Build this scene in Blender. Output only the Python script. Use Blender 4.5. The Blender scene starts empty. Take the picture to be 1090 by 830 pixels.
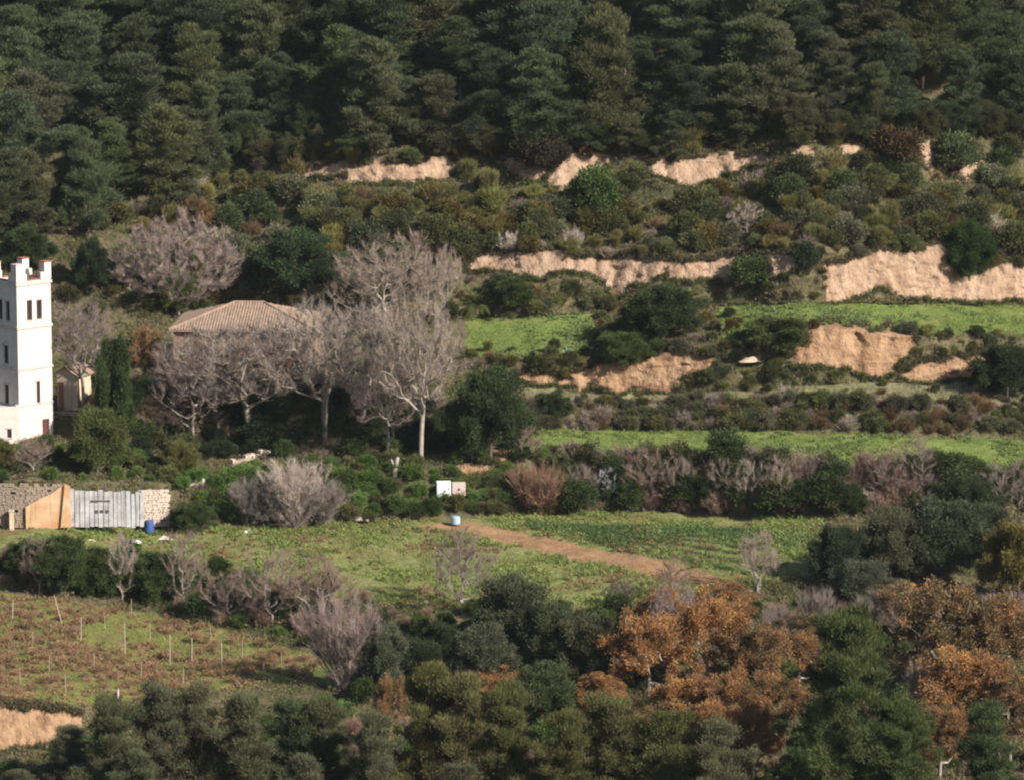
import bpy, math, random
import numpy as np
from mathutils import Vector, Matrix

# ------------------------------------------------------------------ camera, sky, sun, exposure
scene = bpy.context.scene
COL = scene.collection
W0, H0 = 1090.0, 830.0           # size of the photograph the pixel notes refer to
FPX = 4196.0                     # focal length in those pixels
TH = math.radians(9.5)           # camera looks down on the hillside
CH = 70.0                        # camera height above the meadow

cam_d = bpy.data.cameras.new('camera')
cam = bpy.data.objects.new('camera', cam_d); COL.objects.link(cam)
cam.location = (0, 0, CH)
cam.rotation_euler = (math.radians(90) - TH, 0, 0)
cam_d.sensor_width = 36.0
cam_d.lens = 36.0 * FPX / W0
cam_d.clip_start = 1.0
cam_d.clip_end = 5000.0
scene.camera = cam

SUN_EL = math.radians(33)
SUN_AZ = math.radians(54)        # to the right of the direction that faces the camera
SV = Vector((math.sin(SUN_AZ) * math.cos(SUN_EL), -math.cos(SUN_AZ) * math.cos(SUN_EL), math.sin(SUN_EL)))
world = bpy.data.worlds.new('World'); scene.world = world; world.use_nodes = True
wn = world.node_tree.nodes; wl = world.node_tree.links
wn.clear()
sky = wn.new('ShaderNodeTexSky'); sky.sky_type = 'NISHITA'; sky.sun_disc = False
sky.sun_elevation = SUN_EL; sky.sun_rotation = math.atan2(SV.x, SV.y)
bg = wn.new('ShaderNodeBackground'); bg.inputs['Strength'].default_value = 0.075
wo = wn.new('ShaderNodeOutputWorld')
wl.new(sky.outputs[0], bg.inputs[0]); wl.new(bg.outputs[0], wo.inputs[0])
sun_d = bpy.data.lights.new('sun', 'SUN'); sun_d.energy = 5.0; sun_d.angle = math.radians(0.53)
sun_d.color = (1.0, 0.935, 0.855)
sun = bpy.data.objects.new('sun', sun_d); COL.objects.link(sun)
sun.rotation_euler = SV.to_track_quat('Z', 'Y').to_euler()
sun.location = (0, 300, 200)
scene.view_settings.view_transform = 'Standard'
scene.view_settings.look = 'None'
scene.view_settings.gamma = 1.0
scene.view_settings.use_curve_mapping = False
scene.view_settings.exposure = 0.75
scene.render.engine = 'CYCLES'
scene.cycles.filter_width = 2.1  # soft telephoto picture
scene.cycles.max_bounces = 5
scene.cycles.diffuse_bounces = 2
scene.cycles.transmission_bounces = 3

RNG = np.random.default_rng(7)
random.seed(7)

# ------------------------------------------------------------------ small helpers
def hash2(ix, iy, seed):
    h = (ix.astype(np.int64) * 374761393 + iy.astype(np.int64) * 668265263 + seed * 974634541) & 0x7fffffff
    h = ((h ^ (h >> 13)) * 1274126177) & 0x7fffffff
    return ((h ^ (h >> 16)) & 0xffff) / 65535.0

def vnoise(x, y, seed=0):
    x = np.asarray(x, float); y = np.asarray(y, float)
    ix = np.floor(x); iy = np.floor(y); fx = x - ix; fy = y - iy
    fx = fx * fx * (3 - 2 * fx); fy = fy * fy * (3 - 2 * fy)
    a = hash2(ix, iy, seed); b = hash2(ix + 1, iy, seed); c = hash2(ix, iy + 1, seed); d = hash2(ix + 1, iy + 1, seed)
    return (a * (1 - fx) + b * fx) * (1 - fy) + (c * (1 - fx) + d * fx) * fy - 0.5

def fbm(x, y, seed=0, o=3):
    s = 0; a = 1.0
    for k in range(o):
        s = s + a * vnoise(np.asarray(x) * 2 ** k, np.asarray(y) * 2 ** k, seed + k * 11); a *= 0.5
    return s

def mesh_np(name, V, F, mats=(), mi=None, smooth=False):
    """V (n,3), F list of arrays each (m,k)."""
    me = bpy.data.meshes.new(name)
    V = np.asarray(V, np.float32)
    if not isinstance(F, (list, tuple)): F = [F]
    F = [np.asarray(f, np.int32) for f in F if len(f)]
    me.vertices.add(len(V)); me.vertices.foreach_set('co', V.ravel())
    nl = sum(f.size for f in F); npol = sum(len(f) for f in F)
    me.loops.add(nl); me.polygons.add(npol)
    me.loops.foreach_set('vertex_index', np.concatenate([f.ravel() for f in F]))
    tot = np.concatenate([np.full(len(f), f.shape[1], np.int32) for f in F])
    st = np.concatenate([[0], np.cumsum(tot)[:-1]]).astype(np.int32)
    me.polygons.foreach_set('loop_start', st)
    me.polygons.foreach_set('loop_total', tot)
    for m in mats: me.materials.append(m)
    if mi is not None: me.polygons.foreach_set('material_index', np.asarray(mi, np.int32))
    me.polygons.foreach_set('use_smooth', np.full(npol, smooth, bool))
    me.update(calc_edges=True)
    return me

class MB:
    """collects boxes, prisms and tubes, then links them as one mesh object"""
    def __init__(self): self.v = []; self.f = []
    def add(self, vs, fs):
        o = len(self.v); self.v += [tuple(p) for p in vs]; self.f += [tuple(i + o for i in f) for f in fs]
    def box(self, x0, x1, y0, y1, z0, z1):
        self.add([(x0,y0,z0),(x1,y0,z0),(x1,y1,z0),(x0,y1,z0),(x0,y0,z1),(x1,y0,z1),(x1,y1,z1),(x0,y1,z1)],
                 [(0,3,2,1),(4,5,6,7),(0,1,5,4),(1,2,6,5),(2,3,7,6),(3,0,4,7)])
        return self
    def prism(self, poly, y0, y1):
        """polygon in the x-z plane, thickness along y"""
        n = len(poly)
        self.add([(x, y0, z) for x, z in poly] + [(x, y1, z) for x, z in poly],
                 [tuple(range(n)), tuple(range(2*n-1, n-1, -1))] + [(i, i + n, (i + 1) % n + n, (i + 1) % n) for i in range(n)])
        return self
    def tube(self, p0, p1, r0, r1, n=8):
        p0 = Vector(p0); p1 = Vector(p1); d = (p1 - p0).normalized()
        a = d.orthogonal().normalized(); b = d.cross(a)
        ring = lambda p, r: [p + a * (r * math.cos(6.2832 * k / n)) + b * (r * math.sin(6.2832 * k / n)) for k in range(n)]
        self.add(ring(p0, r0) + ring(p1, r1), [(k, (k + 1) % n, (k + 1) % n + n, k + n) for k in range(n)] +
                 [tuple(range(n - 1, -1, -1)), tuple(range(n, 2 * n))])
        return self
    def mesh(self, name, mat, smooth=False, bevel=0.0):
        me = bpy.data.meshes.new(name); me.from_pydata(self.v, [], self.f)
        me.materials.append(mat); me.update()
        if smooth: me.polygons.foreach_set('use_smooth', np.full(len(me.polygons), True))
        return me
    def build(self, name, mat, parent=None, smooth=False, bevel=0.0):
        o = bpy.data.objects.new(name, self.mesh(name, mat, smooth)); COL.objects.link(o)
        if parent: o.parent = parent
        if bevel:
            m = o.modifiers.new('bevel', 'BEVEL'); m.width = bevel; m.segments = 2; m.limit_method = 'ANGLE'
        return o

def tag(o, label, cat, group=None, kind=None):
    o['label'] = label; o['category'] = cat
    if group: o['group'] = group
    if kind: o['kind'] = kind
    return o

def struct(o):
    o['kind'] = 'structure'; return o

def empty(name, loc, rz=0.0):
    o = bpy.data.objects.new(name, None); COL.objects.link(o)
    o.location = loc; o.rotation_euler = (0, 0, rz); o.empty_display_size = 0.3
    return o

# ------------------------------------------------------------------ materials
def new_mat(name):
    m = bpy.data.materials.new(name); m.use_nodes = True
    nt = m.node_tree; nt.nodes.clear()
    out = nt.nodes.new('ShaderNodeOutputMaterial')
    return m, nt, nt.nodes, nt.links, out

def ramp(nt, stops):
    r = nt.nodes.new('ShaderNodeValToRGB')
    el = r.color_ramp.elements
    while len(el) > 1: el.remove(el[-1])
    el[0].position = stops[0][0]; el[0].color = (*stops[0][1], 1)
    for p, c in stops[1:]:
        e = el.new(p); e.color = (*c, 1)
    return r

def noise(nt, vec, scale, detail=3, rough=0.55):
    n = nt.nodes.new('ShaderNodeTexNoise'); n.inputs['Scale'].default_value = scale
    n.inputs['Detail'].default_value = detail; n.inputs['Roughness'].default_value = rough
    nt.links.new(vec, n.inputs['Vector'])
    return n

def leaf_material(name, transl=0.3, hue=0.02, val=0.5, stops=None, nscale=0.7):
    """colour comes from the object's own colour (or a ramp), varied from clump to clump and leaf to leaf"""
    m, nt, N, L, out = new_mat(name)
    tc = N.new('ShaderNodeTexCoord'); oi = N.new('ShaderNodeObjectInfo'); ge = N.new('ShaderNodeNewGeometry')
    vadd = N.new('ShaderNodeVectorMath'); vadd.operation = 'ADD'
    vs = N.new('ShaderNodeVectorMath'); vs.operation = 'SCALE'; vs.inputs[0].default_value = (37, 53, 71)
    L.new(oi.outputs['Random'], vs.inputs['Scale'])
    L.new(tc.outputs['Object'], vadd.inputs[0]); L.new(vs.outputs[0], vadd.inputs[1])
    nz = noise(nt, vadd.outputs[0], nscale, 2)
    hs = N.new('ShaderNodeHueSaturation')
    if stops:
        mx = N.new('ShaderNodeMath'); mx.operation = 'MULTIPLY_ADD'; mx.inputs[1].default_value = 0.35
        L.new(ge.outputs['Random Per Island'], mx.inputs[0])
        mm = N.new('ShaderNodeMath'); mm.operation = 'MULTIPLY_ADD'; mm.inputs[1].default_value = 1.5; mm.inputs[2].default_value = -0.43
        L.new(nz.outputs['Fac'], mm.inputs[0]); L.new(mm.outputs[0], mx.inputs[2])
        r = ramp(nt, stops)
        mo = N.new('ShaderNodeMath'); mo.operation = 'MULTIPLY_ADD'; mo.inputs[1].default_value = 0.5
        sh = N.new('ShaderNodeMath'); sh.operation = 'SUBTRACT'; sh.inputs[1].default_value = 0.25
        L.new(oi.outputs['Random'], mo.inputs[0]); L.new(mx.outputs[0], mo.inputs[2]); L.new(mo.outputs[0], sh.inputs[0]); L.new(sh.outputs[0], r.inputs[0]); L.new(r.outputs[0], hs.inputs['Color'])
    else:
        L.new(oi.outputs['Color'], hs.inputs['Color'])
    # hue
    h = N.new('ShaderNodeMath'); h.operation = 'MULTIPLY_ADD'; h.inputs[1].default_value = hue * 3; h.inputs[2].default_value = 0.5 - hue * 1.5
    L.new(nz.outputs['Fac'], h.inputs[0]); L.new(h.outputs[0], hs.inputs['Hue'])
    # value
    v1 = N.new('ShaderNodeMath'); v1.operation = 'MULTIPLY_ADD'; v1.inputs[1].default_value = val * 2; v1.inputs[2].default_value = 1 - val * 1.5
    L.new(nz.outputs['Fac'], v1.inputs[0])
    v2 = N.new('ShaderNodeMath'); v2.operation = 'MULTIPLY_ADD'; v2.inputs[1].default_value = val
    L.new(ge.outputs['Random Per Island'], v2.inputs[0]); L.new(v1.outputs[0], v2.inputs[2])
    L.new(v2.outputs[0], hs.inputs['Value'])
    d = N.new('ShaderNodeBsdfDiffuse'); L.new(hs.outputs[0], d.inputs['Color'])
    t = N.new('ShaderNodeBsdfTranslucent'); L.new(hs.outputs[0], t.inputs['Color'])
    mix = N.new('ShaderNodeMixShader'); mix.inputs[0].default_value = transl
    L.new(d.outputs[0], mix.inputs[1]); L.new(t.outputs[0], mix.inputs[2]); L.new(mix.outputs[0], out.inputs[0])
    return m

def ground_material(name, stops, scale=0.25, fine=3.0, bump=0.25, stops2=None, scale2=0.6, thr=(0.45, 0.6)):
    m, nt, N, L, out = new_mat(name)
    tc = N.new('ShaderNodeTexCoord')
    n1 = noise(nt, tc.outputs['Object'], scale, 5, 0.62)
    r1 = ramp(nt, stops); L.new(n1.outputs['Fac'], r1.inputs[0])
    col = r1.outputs[0]
    if stops2:
        n3 = noise(nt, tc.outputs['Object'], scale2, 4, 0.6); r3 = ramp(nt, stops2); L.new(n1.outputs['Fac'], r3.inputs[0])
        mr = N.new('ShaderNodeMapRange'); mr.inputs[1].default_value = thr[0]; mr.inputs[2].default_value = thr[1]
        L.new(n3.outputs['Fac'], mr.inputs[0])
        mx = N.new('ShaderNodeMixRGB'); L.new(mr.outputs[0], mx.inputs[0]); L.new(col, mx.inputs[1]); L.new(r3.outputs[0], mx.inputs[2])
        col = mx.outputs[0]
    n2 = noise(nt, tc.outputs['Object'], fine, 4, 0.7)
    mu = N.new('ShaderNodeMixRGB'); mu.blend_type = 'MULTIPLY'; mu.inputs[0].default_value = 0.75
    r2 = ramp(nt, [(0.3, (0.45, 0.45, 0.45)), (0.7, (1.25, 1.25, 1.25))]); L.new(n2.outputs['Fac'], r2.inputs[0])
    L.new(col, mu.inputs[1]); L.new(r2.outputs[0], mu.inputs[2])
    b = N.new('ShaderNodeBsdfPrincipled'); b.inputs['Roughness'].default_value = 0.95
    b.inputs['Specular IOR Level'].default_value = 0.1
    L.new(mu.outputs[0], b.inputs['Base Color'])
    bp = N.new('ShaderNodeBump'); bp.inputs['Strength'].default_value = bump; bp.inputs['Distance'].default_value = 0.3
    L.new(n2.outputs['Fac'], bp.inputs['Height']); L.new(bp.outputs[0], b.inputs['Normal'])
    L.new(b.outputs[0], out.inputs[0])
    return m

def solid_material(name, c1, c2=None, scale=2.0, rough=0.85, streak=None, bump=0.0, metallic=0.0):
    m, nt, N, L, out = new_mat(name)
    tc = N.new('ShaderNodeTexCoord')
    n1 = noise(nt, tc.outputs['Object'], scale, 5, 0.65)
    r1 = ramp(nt, [(0.34, c1), (0.66, c2 or tuple(x * 0.8 for x in c1))]); L.new(n1.outputs['Fac'], r1.inputs[0])
    col = r1.outputs[0]
    if streak:      # rain streaks and grime running down
        mp = N.new('ShaderNodeMapping'); mp.inputs['Scale'].default_value = (3.5, 3.5, 0.25)
        L.new(tc.outputs['Object'], mp.inputs[0])
        n2 = noise(nt, mp.outputs[0], 1.0, 4, 0.6)
        mr = N.new('ShaderNodeMapRange'); mr.inputs[1].default_value = 0.52; mr.inputs[2].default_value = 0.75
        L.new(n2.outputs['Fac'], mr.inputs[0])
        mx = N.new('ShaderNodeMixRGB'); L.new(mr.outputs[0], mx.inputs[0]); L.new(col, mx.inputs[1]); mx.inputs[2].default_value = (*streak, 1)
        col = mx.outputs[0]
    b = N.new('ShaderNodeBsdfPrincipled'); b.inputs['Roughness'].default_value = rough; b.inputs['Metallic'].default_value = metallic
    b.inputs['Specular IOR Level'].default_value = 0.25
    L.new(col, b.inputs['Base Color'])
    if bump:
        bp = N.new('ShaderNodeBump'); bp.inputs['Strength'].default_value = bump; bp.inputs['Distance'].default_value = 0.1
        L.new(n1.outputs['Fac'], bp.inputs['Height']); L.new(bp.outputs[0], b.inputs['Normal'])
    L.new(b.outputs[0], out.inputs[0])
    return m

def earth_material(name, lo, hi, dark):
    m, nt, N, L, out = new_mat(name)
    tc = N.new('ShaderNodeTexCoord')
    mp = N.new('ShaderNodeMapping'); mp.inputs['Scale'].default_value = (1.2, 1.2, 0.5); L.new(tc.outputs['Object'], mp.inputs[0])
    n1 = noise(nt, mp.outputs[0], 0.6, 6, 0.65)
    r1 = ramp(nt, [(0.34, lo), (0.6, hi)]); L.new(n1.outputs['Fac'], r1.inputs[0])
    mp2 = N.new('ShaderNodeMapping'); mp2.inputs['Scale'].default_value = (0.95, 0.95, 0.4); L.new(tc.outputs['Object'], mp2.inputs[0])
    n2 = noise(nt, mp2.outputs[0], 1.0, 4, 0.6)          # stains of seeping water, running down
    mr = N.new('ShaderNodeMapRange'); mr.inputs[1].default_value = 0.5; mr.inputs[2].default_value = 0.66; mr.inputs[4].default_value = 0.75
    L.new(n2.outputs['Fac'], mr.inputs[0])
    mx = N.new('ShaderNodeMixRGB'); L.new(mr.outputs[0], mx.inputs[0]); L.new(r1.outputs[0], mx.inputs[1]); mx.inputs[2].default_value = (*dark, 1)
    n3 = noise(nt, tc.outputs['Object'], 2.3, 4, 0.7)     # roots and clods
    mr3 = N.new('ShaderNodeMapRange'); mr3.inputs[1].default_value = 0.6; mr3.inputs[2].default_value = 0.68; mr3.inputs[4].default_value = 0.55
    L.new(n3.outputs['Fac'], mr3.inputs[0])
    mx3 = N.new('ShaderNodeMixRGB'); L.new(mr3.outputs[0], mx3.inputs[0]); L.new(mx.outputs[0], mx3.inputs[1]); mx3.inputs[2].default_value = (0.12, 0.085, 0.05, 1)
    b = N.new('ShaderNodeBsdfPrincipled'); b.inputs['Roughness'].default_value = 0.95; b.inputs['Specular IOR Level'].default_value = 0.1
    L.new(mx3.outputs[0], b.inputs['Base Color'])
    bp = N.new('ShaderNodeBump'); bp.inputs['Strength'].default_value = 0.8; bp.inputs['Distance'].default_value = 0.5
    ad = N.new('ShaderNodeMath'); ad.operation = 'ADD'; L.new(n3.outputs['Fac'], ad.inputs[0]); L.new(n2.outputs['Fac'], ad.inputs[1]); L.new(ad.outputs[0], bp.inputs['Height']); L.new(bp.outputs[0], b.inputs['Normal'])
    L.new(b.outputs[0], out.inputs[0])
    return m

M = {}
M['pine'] = leaf_material('pine_needles', 0.3, 0.012, 0.45)
M['leaf'] = leaf_material('evergreen_leaves', 0.32, 0.015, 0.5)
M['shrub'] = leaf_material('shrub_leaves', 0.3, 0.015, 0.55, nscale=1.2)
M['oak'] = leaf_material('oak_autumn_leaves', 0.3, 0.0, 0.4, nscale=0.5, stops=[(0.0, (0.10, 0.10, 0.042)), (0.2, (0.17, 0.125, 0.06)),
                        (0.42, (0.24, 0.15, 0.08)), (0.62, (0.34, 0.175, 0.075)), (0.8, (0.40, 0.20, 0.075)), (1.0, (0.40, 0.27, 0.10))])
M['twig'] = leaf_material('bare_twigs', 0.0, 0.008, 0.3)
M['bark'] = solid_material('bark', (0.16, 0.125, 0.10), (0.09, 0.07, 0.055), 3.0, 0.95)
M['pale_bark'] = solid_material('pale_bark', (0.38, 0.335, 0.28), (0.22, 0.185, 0.15), 2.0, 0.95)
M['grass'] = leaf_material('grass_blades', 0.3, 0.035, 0.5, nscale=0.18)
M['hillside'] = ground_material('hillside_soil', [(0.3, (0.055, 0.058, 0.026)), (0.5, (0.10, 0.088, 0.046)), (0.7, (0.16, 0.125, 0.072))], 0.3, 2.0, 0.5)
M['meadow'] = ground_material('meadow_ground', [(0.3, (0.13, 0.15, 0.045)), (0.5, (0.185, 0.195, 0.07)), (0.7, (0.25, 0.22, 0.10))], 0.16, 2.2, 0.4,
                              [(0.4, (0.17, 0.10, 0.045)), (0.6, (0.20, 0.13, 0.06))], 0.13, (0.56, 0.68))
M['terrace'] = ground_material('terrace_ground', [(0.3, (0.115, 0.16, 0.04)), (0.55, (0.17, 0.205, 0.055)), (0.7, (0.22, 0.21, 0.085))], 0.2, 2.2, 0.4)
M['vineyard'] = ground_material('vineyard_ground', [(0.35, (0.11, 0.125, 0.035)), (0.6, (0.17, 0.165, 0.05))], 0.3, 2.4, 0.4,
                                [(0.4, (0.17, 0.105, 0.055)), (0.6, (0.22, 0.14, 0.075))], 0.35, (0.50, 0.66))
M['track'] = ground_material('track_earth', [(0.35, (0.24, 0.14, 0.07)), (0.6, (0.34, 0.205, 0.11))], 0.5, 3.0, 0.3)
M['ledge'] = ground_material('ledge_ground', [(0.3, (0.15, 0.15, 0.07)), (0.5, (0.21, 0.195, 0.10)), (0.7, (0.27, 0.235, 0.14))], 0.3, 2.2, 0.4)
M['earth'] = earth_material('cut_earth', (0.30, 0.195, 0.125), (0.43, 0.30, 0.205), (0.225, 0.14, 0.088))
M['red_earth'] = earth_material('red_cut_earth', (0.27, 0.155, 0.085), (0.39, 0.25, 0.148), (0.19, 0.105, 0.058))

# ------------------------------------------------------------------ pixel <-> place
CT, ST = math.cos(TH), math.sin(TH)
def tan_dep(py):
    v = (H0 / 2 - py) / FPX
    return (ST - v * CT) / (CT + v * ST)

def interp(keys, x):
    k = np.array(keys, float); x = np.asarray(x, float)
    r = sum(np.interp(x + d, k[:, 0], k[:, 1]) for d in (-28, -14, 0, 14, 28)) / 5.0       # rounded corners
    return r if r.ndim else float(r)

Y_START, PY_START = 296.0, 905.0
# break lines of the slope from the wood below up to the forest: (pixel column, pixel row), slope of the band below it in degrees
LINES = [
 ('bank_foot',  [(-400,815),(0,800),(80,792),(140,768),(330,745),(560,752),(850,732),(1100,700),(1500,690)], [(-400,4),(1500,4)]),
 ('vine_low',   [(-400,770),(0,754),(100,749),(200,738),(330,730),(420,735),(560,740),(700,735),(850,720),(1000,700),(1100,690),(1500,680)], [(-400,50),(90,48),(160,10),(1500,5)]),
 ('vine_high',  [(-400,612),(0,630),(100,643),(200,662),(300,688),(350,702),(450,712),(600,705),(800,690),(1000,665),(1100,650),(1500,640)], [(-400,3),(1500,3)]),
 ('mead_low',   [(-400,580),(0,592),(100,598),(200,606),(300,625),(380,640),(480,645),(640,650),(750,632),(860,612),(950,600),(1100,590),(1500,575)], [(-400,14),(1500,10)]),
 ('mead_high',  [(-400,560),(0,562),(80,560),(200,562),(400,556),(500,550),(700,545),(870,552),(960,550),(1100,545),(1500,540)], [(-400,2.5),(1500,2.5)]),
 ('bank3_top',  [(-400,512),(0,512),(180,514),(230,516),(300,505),(400,500),(480,495),(540,482),(650,489),(800,494),(950,501),(1090,507),(1500,515)], [(-400,80),(175,80),(225,40),(480,38),(560,48),(1500,48)]),
 ('terr3_high', [(-400,462),(0,462),(70,463),(140,482),(300,478),(400,475),(480,468),(540,459),(700,457),(850,459),(1000,465),(1090,470),(1500,480)], [(-400,4),(480,4),(560,2.5),(1500,2.5)]),
 ('bank4_top',  [(-400,440),(0,440),(60,436),(120,418),(330,415),(400,425),(480,435),(560,432),(700,424),(850,424),(1000,428),(1090,436),(1500,445)], [(-400,30),(60,32),(120,62),(330,60),(420,40),(1500,38)]),
 ('cut_foot',   [(-400,425),(0,425),(120,404),(330,400),(480,415),(560,412),(620,418),(760,418),(850,412),(940,407),(1060,405),(1500,400)], [(-400,6),(120,3),(330,3),(480,6),(1500,8)]),
 ('terr4_low',  [(-400,400),(0,400),(120,360),(330,360),(480,385),(560,380),(640,385),(700,376),(760,372),(790,362),(840,345),(870,347),(960,355),(1090,360),(1500,360)], [(-400,20),(0,20),(120,5),(330,6),(430,15),(540,35),(590,66),(760,66),(800,50),(850,68),(1060,68),(1200,50),(1500,50)]),
 ('terr4_high', [(-400,370),(0,370),(120,335),(330,330),(420,345),(500,340),(620,335),(700,335),(770,326),(880,322),(1090,325),(1500,325)], [(-400,20),(0,18),(120,22),(330,26),(420,20),(480,11),(620,10),(700,10),(790,6),(870,3),(1500,3)]),
 ('cut2_top',   [(-400,330),(0,320),(120,300),(330,290),(430,280),(520,268),(700,270),(860,268),(1010,263),(1040,276),(1090,282),(1500,280)], [(-400,32),(150,34),(330,44),(500,56),(680,64),(800,69),(880,72),(1080,72),(1200,55),(1500,50)]),
 ('scrub_top',  [(-400,230),(0,225),(200,205),(330,194),(480,193),(600,200),(740,198),(830,190),(970,195),(1040,192),(1500,190)], [(-400,22),(1500,20)]),
 ('cut1_top',   [(-400,210),(0,200),(200,185),(330,172),(480,168),(600,165),(730,168),(830,158),(970,150),(1040,152),(1500,150)], [(-400,28),(250,30),(340,55),(1080,58),(1500,40)]),
 ('forest_top', [(-400,-140),(1500,-140)], [(-400,27),(1500,27)]),
]
def profile(px):
    """rows, distance and height of every break line in the given pixel columns"""
    px = np.asarray(px, float)
    Y = [np.full(px.shape, Y_START) + 0 * px]; P = [np.full(px.shape, PY_START)]
    Z = [CH - Y[0] * tan_dep(PY_START)]
    for name, ln, sl in LINES:
        p = interp(ln, px); s = np.tan(np.radians(interp(sl, px))); td = tan_dep(p)
        y = (CH - Z[-1] + s * Y[-1]) / (td + s)
        P.append(p); Y.append(y); Z.append(CH - y * td)
    return np.array(P), np.array(Y), np.array(Z)

TAB0 = -450
_tp, _ty, _tz = (t.T.tolist() for t in profile(np.arange(TAB0, 1552)))
def row(k, px):
    """pixel row of break line k in a pixel column"""
    px = min(max(px, TAB0), 1549); i = int(px - TAB0); f = px - TAB0 - i
    return _tp[i][k + 1] * (1 - f) + _tp[i + 1][k + 1] * f
def ground(px, py):
    """place on the slope under a pixel (the distance comes from the terrain)"""
    i = int(px - TAB0); f = px - TAB0 - i; g = 1 - f
    P = [u * g + v * f for u, v in zip(_tp[i], _tp[i + 1])]
    if py >= P[0]: py = P[0] - 0.01
    k = len(P) - 1
    for j in range(1, len(P)):
        if P[j] < py: k = j; break
    y0 = _ty[i][k-1] * g + _ty[i+1][k-1] * f; y1 = _ty[i][k] * g + _ty[i+1][k] * f
    z0 = _tz[i][k-1] * g + _tz[i+1][k-1] * f; z1 = _tz[i][k] * g + _tz[i+1][k] * f
    s = (z1 - z0) / max(1e-6, y1 - y0); td = tan_dep(py)
    y = (CH - z0 + s * y0) / (td + s); z = CH - y * td
    v = (H0 / 2 - py) / FPX; t = y / (CT + v * ST)
    return Vector(((px - W0 / 2) / FPX * t, y, z)), FPX / t      # place, pixels per metre

# ------------------------------------------------------------------ terrain
def in_poly(x, y, poly):
    x = np.asarray(x); y = np.asarray(y); r = np.zeros(x.shape, bool); n = len(poly)
    for i in range(n):
        x0, y0 = poly[i]; x1, y1 = poly[(i + 1) % n]
        if y0 == y1: continue
        c = ((y0 > y) != (y1 > y)) & (x < (x1 - x0) * (y - y0) / (y1 - y0) + x0)
        r ^= c
    return r
EARTH = [
 [(316,194),(330,176),(374,169),(376,184),(345,187)],
 [(366,199),(372,179),(405,167),(425,176),(440,177),(462,165),(483,167),(481,193),(460,191),(440,197),(400,196)],
 [(520,170),(555,169),(578,178),(575,197),(545,188)],
 [(578,194),(600,169),(647,165),(646,181),(620,189),(600,202)],
 [(686,182),(700,167),(720,174),(740,167),(826,162),(829,173),(800,177),(775,187),(740,199),(718,194)],
 [(832,158),(869,153),(868,166),(838,167)], [(886,153),(919,153),(917,164),(892,164)],
 [(972,152),(1000,149),(1004,165),(991,180),(977,167)], [(1028,158),(1045,159),(1045,176),(1030,192),(1010,190),(1020,175)],
 [(490,287),(520,269),(602,266),(605,286),(580,297),(545,292),(520,287)],
 [(603,276),(706,273),(709,293),(690,301),(670,307),(655,320),(648,306),(628,293),(605,289)],
 [(706,276),(752,277),(848,267),(852,286),(826,295),(800,292),(790,306),(763,299),(712,296)],
 [(873,302),(880,284),(930,267),(1012,262),(1015,280),(1026,293),(1045,285),(1075,281),(1180,288),(1180,322),(1040,321),(960,317),(940,306),(900,320),(880,322)],
]
RED = [
 [(553,408),(563,389),(580,397),(600,401),(640,387),(690,379),(705,377),(730,375),(761,379),(765,394),(742,397),(722,401),(726,419),(690,420),(640,416),(590,413)],
 [(838,387),(858,350),(890,346),(977,356),(978,370),(957,385),(947,399),(935,402),(905,396),(860,389)],
 [(957,400),(970,384),(1000,385),(1054,374),(1054,386),(1031,404),(980,409)],
 [(-250,765),(0,755),(92,757),(84,777),(50,794),(0,800),(-250,810)],
 [(452,478),(476,476),(480,486),(458,490)], [(515,478),(545,474),(548,490),(520,492)], [(480,492),(520,490),(522,502),(490,504)],
 [(640,528),(668,526),(668,536),(645,537)],
]
TRACK = [(415,564),(470,556),(500,555),(560,567),(620,580),(690,594),(750,608),(800,628),(770,632),(735,619),(650,606),(560,584),(500,567),(450,562)]

cols = np.arange(-240, 1340, 3.0)
P, Yk, Zk = profile(cols)
px_rows, y_rows, z_rows, band = [], [], [], []
for k in range(1, len(P)):
    step = 1.9 if k in (2, 5, 10, 12, 14) else (2.6 if k < len(P) - 1 else 7.0)
    n = int(max(3, np.ceil((P[k-1] - P[k]).max() / step)))
    for j in range(n):
        a = j / n
        y = Yk[k-1] * (1 - a) + Yk[k] * a; z = Zk[k-1] * (1 - a) + Zk[k] * a
        y_rows.append(y); z_rows.append(z); band.append(k)
y_rows.append(Yk[-1]); z_rows.append(Zk[-1]); band.append(len(P) - 1)
YY = np.array(y_rows); ZZ = np.array(z_rows); band = np.array(band)
TDD = (CH - ZZ) / YY                                         # tan of the depression -> pixel row
VV = (ST - TDD * CT) / (CT + TDD * ST); PYY = H0 / 2 - VV * FPX
TT = YY / (CT + VV * ST)
PXX = np.broadcast_to(cols, YY.shape)
XX = (PXX - W0 / 2) / FPX * TT
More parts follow.
